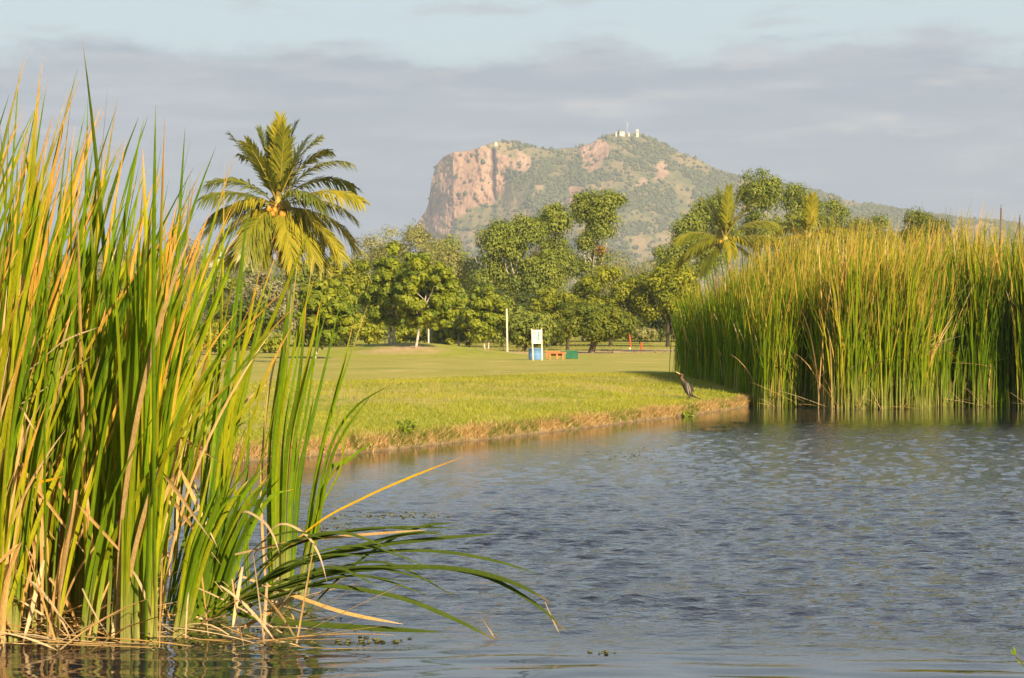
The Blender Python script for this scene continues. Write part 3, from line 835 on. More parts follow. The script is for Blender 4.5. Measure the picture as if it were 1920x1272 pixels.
tree('park_tree', 'grey-olive tree left of the coconut palm trunk', 452, 488, 650, 120, 185, 'gum', 7500, 30, .65, bark=M_BARK, group=YG)
tree('park_tree', 'mid-green tree closing the gap between the mound saplings and the pole', 838, 530, 645, 90, 178, 'broad', 6500, 30, .5, bark=M_BARK, group=YG)
tree('park_tree', 'mid-green tree low behind the white pole', 940, 548, 645, 80, 178, 'gum', 5500, 26, .5, bark=M_BARK, group=YG)
tree('shrub', 'low green bush between the two mound saplings, behind their trunks', 757, 596, 652, 60, 162, 'broad', 3000, 20, .35, bark=M_DARKBARK, trunk_w=.04, group=SH, cat='shrub')
tree('shrub', 'low green bush at the right foot of the mound, before the shed', 880, 604, 652, 60, 166, 'lime', 2600, 18, .32, bark=M_DARKBARK, trunk_w=.04, group=SH, cat='shrub')
tree('shrub', 'dark low bush behind the sign and tub', 1025, 606, 652, 70, 176, 'dark', 2600, 18, .4, bark=M_DARKBARK, trunk_w=.04, group=SH, cat='shrub')
tree('shrub', 'straw-coloured low shrub right of the round dark tree', 1200, 612, 640, 60, 195, 'paper', 2500, 14, .4, bark=M_DARKBARK, trunk_w=.04, group=SH, cat='shrub')

# ------------------------------------------------------------------ palms
M_PTRUNK = simple('palm_trunk', (0.30, 0.24, 0.17), 0.9, 0.4, 5, 0.5)
M_NUT = simple('coconut_husk', (0.55, 0.27, 0.03), 0.5, 0.3, 4)
M_RACHIS = simple('frond_stalk', (0.45, 0.36, 0.07), 0.5, 0.25, 3)

def frond_mesh(g, d0, length, droop, leaf_len, c1, c2, tipc=None):
    """midrib curve from the origin along d0 bending under its weight, leaflets both sides"""
    n = 26
    d = np.array(d0, float); d /= np.linalg.norm(d)
    p_ = np.zeros(3); pts = [p_.copy()]; dirs = [d.copy()]
    for i in range(n):
        t = (i + 1) / n
        d = d + np.array([0, 0, -droop * (.3 + 1.6 * t) / n]); d /= np.linalg.norm(d)
        p_ = p_ + d * length / n; pts.append(p_.copy()); dirs.append(d.copy())
    pts, dirs = np.array(pts), np.array(dirs)
    V, F, C = [], [], []
    def addq(q, c):
        b = len(V); V.extend(q); F.append((b, b + 1, b + 2, b + 3)); C.extend([c] * 4)
    # midrib as a flat three-sided strip
    side0 = np.cross(dirs[0], (0, 0, 1)); side0 = side0 / (np.linalg.norm(side0) + 1e-6) if np.linalg.norm(side0) > .05 else np.array([g.normal(), g.normal(), 0.])
    side0 = side0 / np.linalg.norm(side0)
    tw = g.uniform(-.9, .9)
    sides, ups = [], []
    for i in range(n + 1):
        s = side0 - dirs[i] * side0.dot(dirs[i]); s /= np.linalg.norm(s); u = np.cross(s, dirs[i])
        a = tw * i / n; s2 = s * math.cos(a) + u * math.sin(a); sides.append(s2); ups.append(np.cross(s2, dirs[i]))
    rc = (.42, .33, .06)
    for i in range(n):
        w0, w1 = .045 * (1 - i / n) + .008, .045 * (1 - (i + 1) / n) + .008
        for u0, u1 in ((0, 1),):
            addq([pts[i] - sides[i] * w0, pts[i] + sides[i] * w0, pts[i + 1] + sides[i + 1] * w1, pts[i + 1] - sides[i + 1] * w1], rc)
            addq([pts[i] - sides[i] * w0, pts[i] - ups[i] * w0, pts[i + 1] - ups[i + 1] * w1, pts[i + 1] - sides[i + 1] * w1], rc)
            addq([pts[i] + sides[i] * w0, pts[i] - ups[i] * w0, pts[i + 1] - ups[i + 1] * w1, pts[i + 1] + sides[i + 1] * w1], rc)
    nl = 62
    for k in range(nl):
        t = .13 + .87 * (k + g.random() * .5) / nl
        i = min(int(t * n), n - 1); fr = t * n - i
        b = pts[i] * (1 - fr) + pts[i + 1] * fr
        ll = leaf_len * (.45 + 1.1 * math.sin(math.pi * min(1, .12 + t * .80)) ** .8 * .75) * g.uniform(.85, 1.1)
        for sg in (-1, 1):
            dd = sides[i] * sg * .62 + dirs[i] * (.62 + .8 * t) + ups[i] * g.uniform(.0, .25) + g.normal(0, .11, 3)
            dd /= np.linalg.norm(dd)
            w = .040 * g.uniform(.8, 1.2)
            ws = np.cross(dd, ups[i]); ws /= np.linalg.norm(ws)
            q0 = b; hang = 1 - abs(dirs[i][2]); q1 = b + dd * ll * .5 + np.array([0, 0, -(.04 + .16 * hang) * ll]); q2 = q1 + (dd * (.9 - .35 * hang) + np.array([0, 0, -.25 - .75 * hang])) * ll * .5
            tt = g.random(); c = np.array(c1) * (1 - tt) + np.array(c2) * tt
            if tipc is not None and g.random() < .3 + .5 * t: c = np.array(tipc) * g.uniform(.7, 1.2)
            addq([q0 - ws * w * .6, q0 + ws * w * .6, q1 + ws * w, q1 - ws * w], c)
            addq([q1 - ws * w, q1 + ws * w, q2 + ws * w * .15, q2 - ws * w * .15], c)
    return mesh_np('frond', V, F, np.array(C))

def palm(label, x, y, d, size, fronds, nuts, seed, group=None, trunk_px=None):
    g = np.random.default_rng(seed)
    c = at(x, y, d); bx_ = wx(trunk_px or x, d); zb = float(gz(bx_, d))
    root = empty('coconut_palm', (bx_, d, zb), label, 'palm tree', group)
    top = c - np.array([bx_, d, zb])
    pts = [np.array([0, 0, -.2]) * (1 - t) + top * t + np.array([.35 * math.sin(math.pi * t), 0, 0]) for t in np.linspace(0, 1, 16)]
    MB().tube(pts, [(.21 if t == 0 else .155 - .05 * t) * (1 + .06 * (i % 2)) for i, t in enumerate(np.linspace(0, 1, 16))], 10).build('trunk', M_PTRUNK, root, smooth=True)
    MB().tube([top + np.array([0, 0, -.35]), top + np.array([0, 0, .1]), top + np.array([.03, 0, .55])], [.13, .22, .07], 9).build('crownshaft', M_RACHIS, root, smooth=True)
    for (dx, dy, dz2, ln, dr, old) in fronds:
        c1, c2, tip = ((.14, .175, .012), (.29, .275, .018), None)
        if old == 1: c1, c2 = (.22, .225, .014), (.42, .36, .022)
        if old == 2: c1, c2, tip = (.30, .23, .02), (.46, .31, .03), (.42, .26, .05)
        if old == -1: c1, c2 = (.10, .145, .012), (.22, .235, .018)
        link('frond', frond_mesh(g, (dx, dy, dz2), ln * size, dr, .80 * size, c1, c2, tip), M_PALM, root, top + np.array([g.normal(0, .05), g.normal(0, .05), .05 + .25 * max(0, dz2)]))
    for k in range(nuts):
        a = g.uniform(0, 6.28); pos = top + np.array([math.cos(a) * g.uniform(.22, .45), math.sin(a) * g.uniform(.2, .4) - .38, g.uniform(-.30, .12)])
        bmn = bmesh.new(); bmesh.ops.create_icosphere(bmn, subdivisions=2, radius=.125)
        for vtx in bmn.verts: vtx.co.z *= 1.25; vtx.co *= 1 + .08 * (1 if vtx.co.z > .1 else 0)
        men = bpy.data.meshes.new('coconut'); bmn.to_mesh(men); bmn.free()
        men.polygons.foreach_set('use_smooth', np.ones(len(men.polygons), bool))
        link('coconut', men, M_NUT, root, pos)
    return root

F1 = [  # direction x, y, z, length, droop, state
    (.0, .15, 1, 3.1, .2, 0), (-.20, -.1, 1, 2.9, .25, -1), (.20, .05, 1, 3.3, .6, -1), (-.12, .3, 1, 3.1, .3, -1), (.10, -.25, 1, 3.0, .35, 0), (.05, -.1, 1, 3.4, .15, 1), (.40, -.15, 1, 3.2, .9, 0), (.30, .3, 1, 3.2, .6, -1), (-.38, -.2, 1, 2.7, .5, 0), (.55, .15, 1, 3.1, .9, 0), (-.5, .4, 1, 3.0, .8, -1),
    (.3, -.75, -.55, 3.0, .9, 1), (-.35, -.75, -.5, 3.0, .9, 0), (.7, -.3, -.55, 3.2, .8, 1), (-.72, -.25, -.5, 3.1, .9, 1), (-.62, .1, 1, 3.4, .25, -1), (.62, -.1, .80, 3.6, 1.1, 0), (.72, .25, .70, 3.6, 1.25, -1), (.86, -.25, .42, 3.7, .9, 1), (.55, -.6, .5, 3.2, 1.5, -1),
    (-.75, .2, .66, 3.2, .95, -1), (-.85, -.2, .42, 3.1, .8, -1), (-.7, -.55, .35, 2.8, 1.3, 1), (-.95, .1, .12, 3.3, 1.0, -1), (.95, .1, .05, 3.7, 1.3, 1),
    (-.8, -.45, -.05, 3.5, 1.6, 1), (.8, -.5, -.05, 3.6, 1.5, 1), (.62, -.6, -.35, 3.2, 1.3, 1), (-.5, -.75, -.2, 3.0, 1.5, 0), 
    (.4, -.6, -.8, 2.6, .6, 1), (-.3, -.5, -.9, 2.4, .5, 0), (.5, .7, .1, 3.4, 1.3, 0), (-.5, .75, .1, 3.4, 1.4, -1), (0, .9, .4, 3.4, 1.0, -1), (.15, -.5, -1, 2.3, .3, 2), (-.62, .3, -.5, 3.0, .9, -1), (-.9, -.2, -.2, 3.4, 1.2, 1), (.9, -.2, -.25, 3.5, 1.1, 1), (.8, .3, .3, 3.5, 1.1, 0), (-.85, .3, .25, 3.3, 1.1, -1)]
palm('tall coconut palm with orange coconuts behind the near reeds', 521, 392, 100, 1.06, F1, 8, 7, 'coconut palms', trunk_px=532)
F2 = [(.05, -.2, 1, 3.2, .3, 0), (-.16, .1, 1, 3.1, .3, 0), (.28, .1, 1, 3.1, .5, 0), (.5, -.2, .9, 3.8, .8, 0), (.75, .1, .65, 3.8, 1.1, 0), (-.4, .3, .95, 3.2, .5, 0), (-.35, -.2, 1, 2.9, .4, -1),
      (-.85, -.1, .42, 3.3, 1.0, 0), (-.8, -.3, .25, 2.9, 1.5, 0), (.95, -.1, .3, 3.7, .75, 0), (-.85, .1, -.05, 3.6, 1.0, 0), (.5, -.6, .3, 2.2, 1.5, 1), (.7, .6, .3, 3.3, 1.2, 0), (-.5, .7, .3, 3.0, 1.2, 0),
      (.8, -.4, -.2, 3.0, 1.2, 0), (-.6, -.5, -.4, 2.8, 1.0, 0), (.1, -.8, .2, 2.2, 1.8, 1), (0, .8, .5, 3.2, .9, 0)]
palm('mid-height coconut palm just left of and above the right-hand reeds', 1360, 455, 150, 1.02, F2, 3, 8, 'coconut palms')
F3 = [(.05, -.2, 1, 2.7, .1, 1), (-.1, .1, 1, 2.6, .15, 0), (.2, .05, 1, 2.5, .25, 1), (-.75, -.1, .6, 3.3, 1.1, 0), (.85, -.2, .5, 3.2, 1.0, 1), (-.9, -.2, .25, 3.0, 1.3, 1), (.9, .2, .1, 3.1, 1.2, 1), (-.5, .6, .5, 3, 1, 0),
      (.5, .6, .5, 3, 1, 0), (-.45, -.5, .8, 2.6, .8, -1), (.5, -.5, .3, 2.8, 1.4, 1)]
palm('small coconut palm with an upright spear of fronds, mostly hidden by the reeds', 1517, 447, 165, 1.0, F3, 0, 9, 'coconut palms')

# ------------------------------------------------------------------ golf course furniture
M_BLUE = simple('blue_plastic', (0.16, 0.33, 0.62), 0.45, 0.15, 4)
M_ORANGE = simple('orange_timber', (0.62, 0.23, 0.07), 0.7, 0.2, 5)
M_GREEN = simple('green_paint', (0.035, 0.19, 0.10), 0.6, 0.2, 4)
M_BOARD = simple('white_board', (0.82, 0.78, 0.69), 0.6, 0.06, 3)
M_POST = simple('cream_post', (0.82, 0.74, 0.56), 0.6, 0.12, 5)
M_RED = simple('red_paint', (0.60, 0.10, 0.03), 0.6, 0.15, 5)
M_PRINTG = simple('green_print', (0.05, 0.27, 0.22), 0.6, 0.1, 9)
M_PRINTY = simple('yellow_print', (0.80, 0.62, 0.26), 0.6, 0.1, 9)
M_PRINTL = simple('lilac_print', (0.66, 0.58, 0.66), 0.6, 0.1, 9)

SD = 115.0
sx = wx(1003, SD); k = SD / FPX
sz = float(gz(sx, SD))
sign = empty('course_sign', (sx, SD, sz), 'white golf hole sign board on two cream posts beside the blue tub', 'sign')
zl, zt, zb2 = 0, 57 * k, 31 * k
lx, rx = -6.5 * k, 12.5 * k
ly, ry = -.45, .55
MB().tube([(lx + 3.6 * k, ly - .05, -.3), (lx + 3.2 * k, ly - .03, 0), (lx, ly, zt + .06)], .034, 8).build('post', M_POST, sign)
MB().tube([(rx + 1.5 * k, ry, -.3), (rx, ry, zt + .06)], .034, 8).build('post', M_POST, sign)
bb = bpy.data.objects.new('board', MB().box((0, -.014, 0), (1, .014, 1)).mesh('board')); col.objects.link(bb); bb.data.materials.append(M_BOARD)
ln = math.hypot(rx - lx, ry - ly); ang = math.atan2(ry - ly, rx - lx)
bb.parent = sign; bb.scale = (ln, 1, zt - zb2); bb.location = (lx + .015, ly - .05, zb2); bb.rotation_euler = (0, 0, ang)
def printed(name, u0, u1, v0, v1, mat, y=-.019):
    o_ = MB().box((u0, y, v0), (u1, -.016, v1)).build(name, mat, bb); return o_
printed('hole_plan', .58, .66, .22, .62, M_PRINTG)
printed('hole_plan', .62, .72, .55, .88, M_PRINTG, -.021)
printed('hole_plan', .56, .64, .30, .44, M_PRINTG, -.023)
printed('emblem', .16, .34, .70, .86, M_PRINTY)
for k2, v_ in enumerate((.46, .54, .38)): printed('text_line', .16, .44, v_, v_ + .035, M_PRINTL)
printed('text_line', .12, .88, .13, .17, M_PRINTL)

td = 118.0; tb = empty('blue_tub', (wx(1005, td), td, float(gz(wx(1005, td), td))), 'blue plastic half-barrel tub behind the sign', 'tub')
r0 = 13.8 * td / FPX; hh = 21.5 * td / FPX
ring = [(r0 * .95, 0), (r0, .06), (r0 * 1.02, hh * .5), (r0, hh - .03), (r0 * 1.035, hh - .025), (r0 * 1.035, hh), (r0 * .95, hh), (r0 * .93, .1), (0.01, .1)]
NS = 28
vs2 = [(r_ * math.cos(2 * math.pi * i / NS), r_ * math.sin(2 * math.pi * i / NS), z_) for (r_, z_) in ring for i in range(NS)]
fs2 = [(j * NS + i, j * NS + (i + 1) % NS, (j + 1) * NS + (i + 1) % NS, (j + 1) * NS + i) for j in range(len(ring) - 1) for i in range(NS)]
MB().add(vs2, fs2).build('body', M_BLUE, tb, smooth=True)
for zz in (hh * .33, hh * .66):
    MB().tube([(r0 * 1.018 * math.cos(a), r0 * 1.018 * math.sin(a), zz) for a in np.linspace(0, 6.2832, 29)], .012, 5, False).build('hoop', M_BLUE, tb, smooth=True)
cd = 121.0; k = cd / FPX
bz = float(gz(wx(1044, cd), cd))
bench = empty('orange_bench', (wx(1044, cd), cd, bz), 'low orange bench on block legs between the tub and the green crate', 'bench')
for j in range(3): MB().box((-17 * k, -.27 + j * .185, .30), (18 * k, -.27 + j * .185 + .165, .36)).build('slat', M_ORANGE, bench, bevel=.006)
for lx2 in (-14.5, -1.5, 10):
    MB().box((lx2 * k, -.24, -.05), (lx2 * k + .085, .24, .298)).build('leg', M_ORANGE, bench)
MB().box((-14.5 * k + .088, -.06, .18), (-1.5 * k - .003, -.03, .296)).build('rail', M_ORANGE, bench)
MB().box((-1.5 * k + .088, -.06, .18), (10 * k - .003, -.03, .296)).build('rail', M_ORANGE, bench)
b2d = 126.0; k = b2d / FPX
b2 = empty('orange_bench', (wx(1036, b2d), b2d, float(gz(wx(1036, b2d), b2d))), 'second orange bench, further back, mostly hidden behind the front one', 'bench')
for j in range(2): MB().box((-14 * k, -.18 + j * .185, .33), (14 * k, -.18 + j * .185 + .165, .38)).build('slat', M_ORANGE, b2, bevel=.006)
for lx2 in (-12, 9): MB().box((lx2 * k, -.16, -.05), (lx2 * k + .085, .16, .328)).build('leg', M_ORANGE, b2)
gd = 122.0; k = gd / FPX
gc = empty('green_crate', (wx(1073, gd), gd, float(gz(wx(1073, gd), gd))), 'dark green painted box crate at the right end of the bench', 'crate')
gc.rotation_euler = (0, 0, R(-12))
for s_ in range(4): MB().box((-11 * k, -.23, .03 + s_ * .103), (9.5 * k, -.205, .03 + s_ * .103 + .097)).build('plank', M_GREEN, gc)
MB().box((-10.8 * k, -.2, .02), (9.3 * k, .22, .425)).build('body', M_GREEN, gc)
MB().box((-11.3 * k, -.24, .43), (9.8 * k, .25, .455)).build('lid', M_GREEN, gc)
for lx2 in (-10.5, 7.5):
    MB().box((lx2 * k, -.20, -.05), (lx2 * k + .06, .2, .018)).build('foot', M_GREEN, gc)

def post(name, px, top, d, rad, mat, label, cat, leanx=0.0, cap=None):
    x_ = wx(px, d); zb_ = float(gz(x_, d)); h_ = wz(top, d) - zb_
    mb = MB().tube([(0, 0, -.3), (leanx * .5, 0, h_ * .5), (leanx, 0, h_)], [rad, rad, rad * .96], 10)
    o_ = mb.build(name, mat, None, (x_, d, zb_), smooth=False)
    return tag(o_, label, cat)
post('white_pole', 951.5, 579, 147, .056, M_POST, 'tall plain white pole left of the golf sign', 'pole', -.06)
post('white_pole', 803.5, 592, 158, .05, M_POST, 'thin white pole beside the grey shed, behind the saplings', 'pole')
post('red_stake', 1183, 627, 178, .06, M_RED, 'tall leaning red stake right of the round dark tree', 'stake', -.12)
post('red_stake', 1202.5, 643, 166, .075, M_RED, 'short thick orange-red stake on the sandy path', 'stake')
mk = post('tee_marker', 1181, 652, 168, .07, M_WHITE, 'tiny white tee marker left of the short red stake', 'tee marker')
post('white_marker', 1277, 632, 182, .16, M_POST, 'pale rounded marker showing through the edge of the right-hand reeds', 'marker')

shd = 182.0; x0, x1 = wx(806, shd), wx(847, shd); zs_ = float(gz((x0 + x1) / 2, shd)); ht = wz(603, shd) - zs_
M_SHED = simple('weathered_cladding', (0.36, 0.34, 0.28), 0.8, 0.25, 3)
shed = empty('garden_shed', ((x0 + x1) / 2, shd, zs_), 'weathered grey shed wall glimpsed between the saplings on the mound', 'shed')
w = x1 - x0
for j in range(9): MB().box((-w / 2 + j * w / 9 + .008, -.02, -.05), (-w / 2 + (j + 1) * w / 9 - .008, .03, ht - .08)).build('panel', M_SHED, shed)
MB().box((-w / 2, .035, -.05), (w / 2, 2.2, ht - .085)).build('wall', M_SHED, shed)
MB().box((-w / 2 - .1, -.12, ht - .078), (w / 2 + .1, 2.3, ht)).build('roof', M_TINROOF, shed)

# low hill with houses far behind the palm, at left
lhd = 1250.0; kk = lhd / FPX
lx_ = np.linspace(-300, 720, 120); ly_ = np.linspace(-1, 1, 24)
LXm, LYm = np.meshgrid(lx_, ly_)
prof = np.interp(LXm, [-300, 0, 250, 400, 450, 560, 720], [110, 135, 140, 136, 138, 120, 70]) + 14 * (fbm(LXm / 60, LYm * 2, 301) - .5)
LZ = prof * np.cos(LYm * math.pi / 2) ** 1.0 * kk + CAM_Z - 1
LV = np.stack([(LXm - 960) * kk, lhd + LYm * 170, LZ], -1)
iq = np.arange(LXm.size).reshape(LXm.shape)
lq = np.stack([iq[:-1, :-1], iq[:-1, 1:], iq[1:, 1:], iq[1:, :-1]], -1).reshape(-1, 4)
tag(link('low_hill', mesh_np('low_hill', LV.reshape(-1, 3), lq, smooth=True, attrs={'cliff': np.zeros(LXm.size)}), bpy.data.materials['hill_rock']), 'low scrubby hill far behind the coconut palm', 'hill', kind='structure')
ns = 2600
sxp = rng.uniform(-280, 700, ns); sy = -rng.random(ns) * .95
pz = (np.interp(sxp, [-300, 0, 250, 400, 450, 560, 720], [110, 135, 140, 136, 138, 120, 70]) + 14 * (fbm(sxp / 60, sy * 2, 301) - .5)) * np.cos(sy * math.pi / 2) * kk + CAM_Z - .5
v, f, c = blobs(np.stack([(sxp - 960) * kk, lhd + sy * 170, pz], -1), rng.uniform(1.2, 3.0, ns), np.array([(.10, .105, .04)]) * rng.uniform(.6, 1.6, (ns, 1)), 1.1, seed=8)
tag(link('low_hill_scrub', mesh_np('low_hill_scrub', v, f, c), M_BUSH), 'scrub and trees covering the low far hill', 'scrub', kind='stuff')
M_HROOF = simple('pale_house_roof', (0.70, 0.62, 0.56), 0.6, 0.1, .5)
def house(px, top, wpx, label):
    d_ = lhd - 95; kq = d_ / FPX; W = wpx * kq
    z1 = wz(top, d_); r_ = empty('house', (wx(px, d_), d_, z1 - 5.2), label, 'house', 'houses on the low far hill')
    MB().box((-W / 2, 0, -2), (W / 2, 7, 3.4)).build('wall', M_CREAM, r_)
    MB().add([(-W / 2 - .5, -.5, 3.42), (W / 2 + .5, -.5, 3.42), (W / 2 + .5, 7.5, 3.42), (-W / 2 - .5, 7.5, 3.42), (-W / 2 + 1.5, 3.5, 5.2), (W / 2 - 1.5, 3.5, 5.2)],
             [(0, 1, 5, 4), (1, 2, 5), (2, 3, 4, 5), (3, 0, 4), (3, 2, 1, 0)]).build('roof', M_HROOF, r_)
    for q in range(3):
        cx = -W / 2 + W * (q + .5) / 3; MB().box((cx - .6, -.06, 1.2), (cx + .6, -.003, 2.6)).build('window', M_DARKGL, r_)
house(394, 474, 18, 'pale house with low hip roof left of the coconut palm fronds')
house(414, 471, 12, 'smaller pale house just right of the other on the low far hill')

# ------------------------------------------------------------------ darter on the bank
M_BIRD, nt, o = material('darter_feathers')
L = nt.links.new
a = nd(nt, 'ShaderNodeAttribute', attribute_name='Col')
p = nd(nt, 'ShaderNodeBsdfPrincipled', i_Roughness=0.7)
L(a.outputs['Color'], p.inputs['Base Color']); L(p.outputs[0], o.inputs['Surface'])
M_BEAK = simple('yellow_beak', (0.70, 0.58, 0.26), 0.4, 0.1, 20)
BD = 46.0; k = BD / FPX
bX = wx(1288, BD); bZ = float(gz(bX, BD))
bird = empty('darter', (bX, BD, bZ - .01), 'dark darter bird perched upright on the bank with its bill raised left', 'bird')
def bp_(px, up, y): return np.array([(px - 1288) * k * (1.08 if up < 40 else 1), y * 1.15, up * k * .88])
spine = [(bp_(1313, 1.2, .02), .012, .004), (bp_(1306, 3.5, .01), .034, .010), (bp_(1298, 8, .0), .040, .022), (bp_(1293, 12, 0), .056, .050), (bp_(1290, 19, 0), .072, .070), (bp_(1287.5, 27, 0), .074, .074),
         (bp_(1284, 34, 0), .060, .062), (bp_(1281.5, 39, -.005), .042, .042), (bp_(1279.5, 42.5, -.01), .031, .032), (bp_(1277.5, 45, -.015), .026, .027), (bp_(1277.6, 48, -.01), .020, .020), (bp_(1280, 50, -.005), .019, .019),
         (bp_(1279.5, 52.4, -.005), .023, .022), (bp_(1276.6, 53.8, -.005), .018, .017), (bp_(1274.2, 55, -.005), .008, .008)]
V, F, C = [], [], []
NS = 14
for i, (c_, ra, rb) in enumerate(spine):
    t = spine[min(i + 1, len(spine) - 1)][0] - spine[max(i - 1, 0)][0]; t /= np.linalg.norm(t)
    s = np.array([0, 1., 0]); u = np.cross(s, t); u /= np.linalg.norm(u); s = np.cross(t, u)
    for j in range(NS):
        an = 2 * math.pi * j / NS
        V.append(c_ + s * math.cos(an) * ra + u * math.sin(an) * rb)
        cc_ = (.022, .018, .016)
        if 6 <= i <= 9: cc_ = (.05, .034, .024)
        if i in (8, 9, 10) : cc_ = (.13, .065, .03)
        if i >= 11: cc_ = (.14, .055, .025)
        C.append(cc_)
for i in range(len(spine) - 1):
    for j in range(NS): F.append((i * NS + j, i * NS + (j + 1) % NS, (i + 1) * NS + (j + 1) % NS, (i + 1) * NS + j))
link('body', mesh_np('body', V, F, np.array(C), smooth=True), M_BIRD, bird)
MB().tube([bp_(1275, 54.6, -.005), bp_(1270, 57.6, -.005), bp_(1264.5, 60.5, -.005)], [.012, .008, .002], 7).build('beak', M_BEAK, bird, smooth=True)
for sgn in (-1, 1):   # folded wings with pale streaks
    V, F, C = [], [], []
    for q in range(9):
        u0 = q / 8
        s0 = np.array([(-6 + 11 * u0) * k, sgn * (.062 + .016 * math.sin(math.pi * u0)) - .0, (33 - 3 * u0) * k]) + np.array([1.0 * k, 0, 0])
        e0 = s0 + np.array([(2.0 + 5.5 * u0) * k, sgn * .012, (-25 + 3 * abs(u0 - .4) * 6) * k])
        wv_ = np.array([.62 * k * 1.4, 0, .1 * k]); th = np.array([0, .006 * sgn, 0])
        pale = q in (3, 5)
        c_ = (.30, .26, .21) if pale else (.035, .028, .024)
        b = len(V)
        mid = s0 * .45 + e0 * .55 + th * 2
        for pt, ww in ((s0, .5), (mid, 1.15), (e0, .25)):
            V += [pt - wv_ * ww, pt + th * 1.5, pt + wv_ * ww]
            C += [c_] * 3
        for r_ in range(2):
            F += [(b + r_ * 3, b + r_ * 3 + 1, b + r_ * 3 + 4, b + r_ * 3 + 3), (b + r_ * 3 + 1, b + r_ * 3 + 2, b + r_ * 3 + 5, b + r_ * 3 + 4)]
    link('wing', mesh_np('wing', V, F, np.array(C)), M_BIRD, bird)
for sgn in (-1, 1):
    MB().tube([bp_(1292, 10, sgn * .035), bp_(1292.5, 4, sgn * .04), bp_(1291.5, .6, sgn * .045)], [.02, .011, .010], 7).tube([bp_(1291.5, .6, sgn * .045), bp_(1286, .4, sgn * .05)], [.010, .006], 6).build('leg', M_DARKBARK, bird, smooth=True)

# ------------------------------------------------------------------ grass on the bank
def blades_np(g, x, y, z, h, w, lean, cols, segs=1):
    n = len(x); a = g.random(n) * 6.283
    sx_, sy_ = np.cos(a) * w / 2, np.sin(a) * w / 2
    b = np.stack([x, y, z], -1); side = np.stack([sx_, sy_, 0 * x], -1)
    tip = b + np.stack([g.normal(0, lean, n) * h, g.normal(0, lean, n) * h, h], -1)
    v = np.stack([b - side, b + side, tip], 1).reshape(-1, 3)
    return v, np.arange(n * 3).reshape(-1, 3), np.repeat(cols, 3, 0)
g = np.random.default_rng(21)
n = 150000
gxx = g.uniform(-8, 5.6, n); ss = g.random(n) ** 1.5 * 15 + .35
gyy = shore_y(gxx) + ss / .62 * 1.0
keep = (gyy < 62)
pat = fbm(gxx * .9, gyy * .5, 401)
bare_k = sstep(fbm(gxx * .7 + 9, gyy * .45, 71), .60, .72)
keep &= g.random(n) < (.25 + .9 * pat) * (1 - .5 * bare_k)
gxx, gyy, pat = gxx[keep], gyy[keep], pat[keep]; n = len(gxx)
t = np.clip(g.normal(.5, .3, n) + (pat - .5) * 1.5, 0, 1)[:, None]
cols = np.array((.18, .235, .018)) * (1 - t) + np.array((.42, .40, .040)) * t
dryb = g.random(n) < .10 + .2 * bare_k[keep]; cols[dryb] = np.array((.42, .33, .13)) * g.uniform(.7, 1.2, (dryb.sum(), 1))
v, f, c = blades_np(g, gxx, gyy, gz(gxx, gyy) - .004, g.uniform(.02, .075, n), g.uniform(.008, .018, n), .55, cols)
tag(link('bank_grass', mesh_np('bank_grass', v, f, c), M_GRASS), 'short sunlit yellow-green grass on the pond bank', 'grass', kind='stuff')
n = 26000
gxx = g.uniform(-9, 5.2, n); ss = np.abs(g.normal(0, .15, n)) + g.uniform(-.03, .10, n)
gyy = shore_y(gxx) + ss / .62
hgt = g.uniform(.03, .12, n) * (.5 + 1.1 * fbm(gxx * 1.3, gyy * 0, 411))
t = g.random((n, 1)); cols = np.array((.40, .25, .095)) * (1 - t) + np.array((.66, .48, .21)) * t
gr = g.random(n) < .10 + .5 * sstep(fbm(gxx * 1.1, gyy * .9, 431), .5, .62); cols[gr] = np.array((.17, .22, .03))
v, f, c = blades_np(g, gxx, gyy, gz(gxx, gyy) - .006, hgt, g.uniform(.008, .02, n), .8, cols)
tag(link('dry_fringe', mesh_np('dry_fringe', v, f, c), M_GRASS), 'dry tan grass fringe hanging over the water along the bank', 'grass', kind='stuff')
# longer grass and sedge at the feet of the trees
n = 9000
gxx = g.uniform(-30, 25, n); gyy = g.uniform(150, 215, n); keep = fbm(gxx * .25, gyy * .12, 421) > .5
gxx, gyy = gxx[keep], gyy[keep]; n = len(gxx); t = g.random((n, 1))
v, f, c = blades_np(g, gxx, gyy, gz(gxx, gyy) - .02, g.uniform(.06, .2, n), g.uniform(.04, .10, n), .5, np.array((.15, .16, .03)) * (1 - t) + np.array((.36, .28, .10)) * t)
tag(link('rough_grass', mesh_np('rough_grass', v, f, c), M_GRASS), 'rough long grass at the feet of the park trees', 'grass', kind='stuff')

def weed(px, d, size, label, n=60):
    g = np.random.default_rng(int(px)); x_ = wx(px, d)
    r_ = empty('waterside_weed', (x_, d, float(gz(x_, d))), label, 'weed', 'small weeds at the edge of the bank')
    mb = MB(); cl = []
    for q in range(7):
        a_ = g.uniform(0, 6.28); e = np.array([math.cos(a_) * size * g.uniform(.2, .6), math.sin(a_) * size * .4, size * g.uniform(.5, 1)])
        mb.tube([(0, 0, -.02), e * .5 + np.array([0, 0, .04]), e], [.006, .005, .002], 4); cl += [(*(e * s_), .10 * size / .3 * .5) for s_ in (.5, .75, 1.)]
    mb.build('stem', M_GREEN if False else M_BARK, r_)
    v, f, c = crown_leaves(g, cl, n * 5, .055, (.14, .22, .015), (.30, .36, .03), .1)
    link('foliage', mesh_np('foliage', v, f, c), M_LEAF, r_)
weed(762, 32.0, .24, 'bright green weed at the water edge, middle of the bank')
weed(1291, 43.4, .22, 'small green weed at the water edge below the darter')
weed(1052, 37.4, .12, 'tiny weed on the waterline left of the darter', 25)

